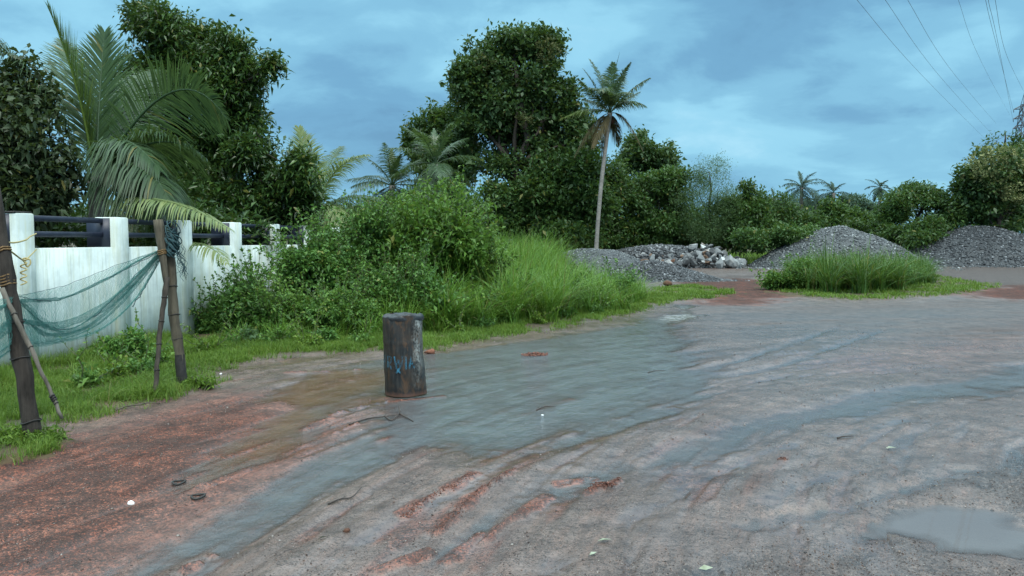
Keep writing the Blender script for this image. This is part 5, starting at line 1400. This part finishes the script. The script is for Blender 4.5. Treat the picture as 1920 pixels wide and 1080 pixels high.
tree("leafy_tree", "brighter green tree in front of the dark rounded one", "tree", 54.5, [(1235, 375, 55, 50), (1265, 335, 32, 34), (1200, 400, 45, 50), (1250, 425, 60, 40)], 1235, 2400, 8, 0.26, "leaf_belt", None, 0.2, 406, 0.38, 0.5, spread=0.32, fork=0.3)
tree("feathery_tree", "light feathery tree with thin airy top sprays", "tree", 53, [(1330, 325, 40, 32), (1345, 372, 52, 42), (1305, 395, 46, 46), (1350, 425, 60, 36), (1310, 350, 30, 30)], 1335, 2600, 14, 0.13, "leaf_feather", None, 0.12, 407, 0.46, 0.28, spread=0.34, fork=0.3, lump=0.5)
BG = "bushes of the green belt behind the heaps"
def bush(label, D, bl, n, size, mat, seed, wr=0.5, per=8, kind="bush"):
    shrub(kind, label, "bush", D, bl, n, per, size, mat, BG, seed, wr, 0.3, 0.9, size * 1.2, 0.15, 6, 0.75, 0.35, 0.5)
bush("dark bush with a small spire next to the feathery tree", 53, [(1395, 392, 46, 40), (1402, 350, 12, 18), (1420, 420, 50, 40), (1375, 430, 40, 36)], 2200, 0.26, "leaf_wood", 501)
bush("rounded dark bush below the tallest distant palm", 57, [(1470, 410, 52, 36), (1450, 440, 50, 30), (1500, 425, 44, 34)], 2100, 0.26, "leaf_wood", 502)
bush("dark bush right of the distant palms", 60, [(1550, 415, 46, 34), (1580, 432, 40, 28), (1530, 440, 46, 26)], 2000, 0.27, "leaf_wood", 503)
bush("low bright bush at the meadow edge left of the pale heap", 49, [(1425, 450, 40, 22), (1480, 448, 48, 20), (1520, 446, 32, 18)], 1700, 0.22, "leaf_belt", 504)
bush("low bush right behind the rubble pile", 54, [(1330, 452, 44, 24), (1290, 448, 40, 28), (1375, 455, 34, 20)], 1600, 0.2, "leaf_belt", 505)
bush("dark bush in the gap below the distant trees", 62, [(1615, 415, 36, 26), (1640, 432, 40, 26), (1600, 440, 40, 22)], 1700, 0.28, "leaf_wood", 506)
bush("dark undergrowth bush at the foot of the flat topped tree", 55, [(1690, 445, 60, 26), (1740, 440, 50, 28), (1780, 430, 40, 30)], 1700, 0.24, "leaf_wood", 507)
bush("light green bush behind the right end of the dark heap", 66, [(1885, 412, 46, 32), (1925, 395, 40, 40), (1850, 430, 40, 20), (1960, 420, 50, 40)], 1800, 0.26, "leaf_light", 508, 0.35)
bush("dark bushes behind the low pale heap below the trees", 54, [(1070, 452, 50, 26), (1010, 452, 50, 30), (1130, 456, 46, 22)], 1500, 0.22, "leaf_wood", 509)
bush("dark bush at the foot of the bright green tree", 55, [(1190, 450, 44, 28), (1240, 452, 46, 26)], 1300, 0.22, "leaf_wood", 510)
bush("dark bush seen through behind the left palms", 36, [(650, 420, 70, 30), (720, 410, 60, 36), (790, 400, 60, 40), (860, 390, 60, 40)], 2300, 0.24, "leaf_wood", 511)
bush("deep green bush behind the wall rails", 16.5, [(120, 430, 120, 60), (250, 430, 110, 50), (400, 430, 100, 40), (-60, 430, 120, 60)], 2600, 0.16, "leaf_dark", 512, 0.4, 10)
bush("dim bush behind the far end of the wall", 21.0, [(500, 430, 70, 50), (570, 440, 60, 46), (430, 440, 60, 50)], 1700, 0.17, "leaf_dark", 513, 0.4, 10)
bush("dark bush closing the belt at the back of the big tree", 60, [(900, 410, 90, 46), (1000, 420, 100, 40), (1100, 420, 100, 40), (1300, 425, 90, 36)], 2600, 0.34, "leaf_wood", 514)
tree("flat_topped_tree", "spreading flat topped tree behind the two gravel heaps", "tree", 57, [(1720, 385, 62, 30), (1672, 402, 40, 24), (1768, 400, 40, 30), (1735, 362, 46, 14), (1700, 410, 50, 20)], 1722, 2600, 9, 0.24, "leaf_belt", None, 0.24, 408, 0.4, 0.45, spread=0.3, fork=0.55)
tree("teak_tree", "big tree with cream blossom heads at the right edge", "tree", 55, [(1868, 305, 46, 34), (1850, 345, 52, 42), (1900, 350, 50, 50), (1812, 335, 24, 34), (1880, 400, 58, 40), (1825, 385, 40, 36), (1940, 330, 40, 60)], 1870, 3200, 8, 0.3, "leaf_teak", None, 0.26, 409, 0.36, 0.55, spread=0.36, fork=0.35,
     extra=[("blossom", [(1868, 288, 38, 22), (1895, 312, 26, 22), (1845, 318, 26, 20), (1822, 305, 12, 12), (1905, 360, 34, 20), (1870, 345, 24, 18)], 330, 9, 0.2, "blossom", 0.55)])
tree("leafy_tree", "dark tree top rising behind the blossoming tree", "tree", 63, [(1868, 264, 22, 18), (1893, 280, 26, 26), (1885, 254, 18, 9), (1925, 310, 30, 34)], 1895, 1100, 8, 0.3, "leaf_wood", None, 0.26, 410, 0.4, 0.5, spread=0.34, fork=0.6)
tree("distant_tree", "haze-tinted distant tree in the gap above the dark bush", "tree", 150, [(1600, 385, 34, 14), (1640, 392, 40, 16), (1570, 395, 30, 12)], 1605, 900, 8, 0.6, "leaf_haze_tint", None, 0.4, 411, 0.3, 0.5, spread=0.8)
tree("distant_tree", "haze-tinted distant tree low behind the feathery tree's right side", "tree", 140, [(1440, 392, 40, 16), (1500, 398, 50, 16)], 1470, 900, 8, 0.6, "leaf_haze_tint", None, 0.4, 412, 0.3, 0.5, spread=0.8)
# far palms
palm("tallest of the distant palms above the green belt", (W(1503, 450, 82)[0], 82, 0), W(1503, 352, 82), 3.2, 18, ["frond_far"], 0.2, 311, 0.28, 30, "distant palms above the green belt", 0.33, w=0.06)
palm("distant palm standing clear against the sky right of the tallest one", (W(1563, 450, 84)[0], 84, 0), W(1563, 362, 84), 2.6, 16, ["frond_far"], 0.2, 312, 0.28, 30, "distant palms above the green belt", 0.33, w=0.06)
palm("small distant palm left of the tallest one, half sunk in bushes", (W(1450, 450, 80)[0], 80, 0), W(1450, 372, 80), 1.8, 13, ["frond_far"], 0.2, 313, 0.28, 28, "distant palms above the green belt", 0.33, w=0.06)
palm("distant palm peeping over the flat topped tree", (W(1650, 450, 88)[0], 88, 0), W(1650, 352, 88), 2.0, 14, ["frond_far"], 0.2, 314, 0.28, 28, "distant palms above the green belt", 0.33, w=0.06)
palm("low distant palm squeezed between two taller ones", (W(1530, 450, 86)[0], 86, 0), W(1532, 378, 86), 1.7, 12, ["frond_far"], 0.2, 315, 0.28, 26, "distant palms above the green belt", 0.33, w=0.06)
# the leaning coconut palm
D = 41.0; cr = W(1144, 212, D)
cu = []
def f3(p1, p2, mat, **kw):
    kw.setdefault("leaf", 0.8); cu.append((cr, W(*p1), W(*p2), mat, kw))
f3((1146, 160, 41), (1162, 98, 41), "frond_dark", closed=0.5)
f3((1110, 150, 41), (1094, 130, 41.3), "frond_dark", droop=0.4)
f3((1125, 140, 41.2), (1106, 112, 41.6), "frond_dark", droop=0.4)
f3((1112, 180, 40.6), (1084, 148, 40.2), "frond_dark", droop=0.6)
f3((1160, 150, 40.7), (1182, 118, 40.4), "frond_dark", droop=0.5)
f3((1178, 165, 41), (1218, 146, 41), "frond_dark", droop=0.85)
f3((1175, 178, 40.5), (1210, 198, 40.2), "frond", droop=0.8)
f3((1140, 150, 39.8), (1128, 170, 39), "frond", droop=0.7)
f3((1160, 150, 42), (1170, 140, 43), "frond_dark", droop=0.6)
f3((1150, 160, 42), (1130, 140, 43), "frond_dark", droop=0.6)
f3((1135, 165, 40.2), (1105, 165, 39.6), "frond_dark", droop=0.7)
f3((1158, 165, 40), (1185, 175, 39.4), "frond_dark", droop=0.7)
f3((1145, 150, 40.6), (1150, 118, 40.4), "frond", droop=0.4)
f3((1120, 190, 42), (1092, 185, 42.6), "frond_dark", droop=0.7)
f3((1172, 185, 42), (1200, 172, 42.6), "frond_dark", droop=0.7)
f3((1172, 205, 41), (1205, 282, 40.6), "frond_dead", droop=0.7)
f3((1105, 195, 41), (1050, 224, 41), "frond_pale", droop=0.6)
f3((1115, 215, 41), (1078, 292, 40.7), "frond_dead", droop=0.9)
f3((1128, 222, 40.6), (1112, 275, 40.2), "frond_dead", droop=0.9)
f3((1135, 225, 41.4), (1128, 295, 41.2), "frond_dead", droop=0.9)
f3((1150, 225, 41.3), (1160, 270, 41.2), "frond_dead", droop=0.9)
palm("tall leaning coconut palm with a slender pale trunk beside the gravel", (W(1116, 470, D)[0], D, 0), cr, 2.4, 0, ["frond"], 0.13, 321, custom=cu, n=62, nuts=5, bend=-0.12, w=0.05)

# ------------------------------------------------------------------ pylon and cables
PD_ = 220.0; pc_ = W(1909, 450, PD_)
pyl = thing("electricity_pylon", "grey steel lattice pylon rising behind the trees at the right edge", "pylon", (pc_[0], PD_, 0))
def pw(px, py, dy=0): return W(px, py, PD_ + dy)
ztop = pw(1911, 196)[2]; zpk = pw(1911, 174)[2]
hw = lambda z: 3.6 * (1 - z / ztop) + 0.55
def bar(mb, a, b, r=0.09): mb.tube(np.array([a, b]), r, 4, False)
lat = MB(); zs = np.linspace(0, ztop, 15); cx_ = pc_[0]
for z0, z1 in zip(zs[:-1], zs[1:]):
    for (a, b) in (((1, 1), (1, -1)), ((1, -1), (-1, -1)), ((-1, -1), (-1, 1)), ((-1, 1), (1, 1))):
        q = lambda s, z: np.array([cx_ + s[0] * hw(z), PD_ + s[1] * hw(z), z])
        bar(lat, q(a, z0), q(b, z1), 0.10); bar(lat, q(b, z0), q(a, z1), 0.10); bar(lat, q(a, z1), q(b, z1), 0.10)
lat.build("lattice", M["steel"], pyl)
for s in ((1, 1), (1, -1), (-1, 1), (-1, -1)):
    mb = MB(); bar(mb, [cx_ + s[0] * hw(0), PD_ + s[1] * hw(0), -0.5], [cx_ + s[0] * hw(ztop), PD_ + s[1] * hw(ztop), ztop], 0.13); mb.build("leg", M["steel"], pyl)
mb = MB()
for s in ((1, 1), (1, -1), (-1, 1), (-1, -1)): bar(mb, [cx_ + s[0] * .55, PD_ + s[1] * .55, ztop], [cx_, PD_, zpk], 0.09)
mb.build("peak", M["steel"], pyl)
arms = []
for py in (204, 222, 240):
    z = pw(1911, py)[2]
    for sg in (-1, 1):
        mb = MB()
        tip = np.array([cx_ + sg * 2.9, PD_, z - 0.15])
        for s in (-1, 1):
            bar(mb, [cx_ + sg * hw(z), PD_ + s * hw(z), z], tip, 0.12); bar(mb, [cx_ + sg * hw(z), PD_ + s * hw(z), z + 0.9], tip, 0.12)
        arms.append(tip)
        mb.tube(np.array([tip, tip - np.array([0, 0, 0.9])]), 0.09, 5)
        mb.build("cross_arm", M["steel"], pyl)
CG = "power cables crossing the sky"
def cable(pts, label, r=0.022):
    P = qcurve([np.asarray(p) for p in pts], np.linspace(0, 1, 60))
    tag(MB().tube(P, r, 5, False).build("power_cable", M["wire"], None, True, P[0]), label, "cable", CG)
cable([arms[0] - [0, 0, .9], W(1866, 75, 112), W(1848, 0, 80), W(1826, -120, 58), W(1760, -500, 36), W(1620, -1300, 22)], "cable running to the pylon's top cross arm, leftmost of the close trio")
cable([arms[2] - [0, 0, .9], W(1872, 85, 112), W(1853, 0, 80), W(1832, -120, 58), W(1770, -500, 36), W(1640, -1300, 22)], "cable running to the pylon's middle cross arm, in the middle of the close trio")
cable([np.array([cx_, PD_, zpk]), W(1888, 105, 125), W(1866, 0, 84), W(1847, -120, 60), W(1790, -500, 37), W(1670, -1300, 23)], "cable running to the pylon's peak, rightmost of the close trio")
cable([W(1893, 215, 300), W(1842, 120, 130), W(1797, 0, 84), W(1762, -120, 62), W(1660, -500, 38), W(1480, -1300, 24)], "single faint cable left of the close trio", 0.016)
cable([W(1868, 232, 320), W(1790, 140, 150), W(1702, 0, 84), W(1640, -120, 64), W(1450, -500, 40), W(1120, -1300, 26)], "slanting cable, uppermost of the three that sink behind the blossoming tree")
cable([W(1866, 258, 320), W(1768, 150, 150), W(1660, 0, 84), W(1585, -120, 64), W(1370, -500, 40), W(1000, -1300, 26)], "slanting cable, middle one of the three that sink behind the blossoming tree")
cable([W(1862, 275, 320), W(1742, 155, 150), W(1607, 0, 84), W(1520, -120, 64), W(1270, -500, 40), W(860, -1300, 26)], "slanting cable, lowest of the three that sink behind the blossoming tree")
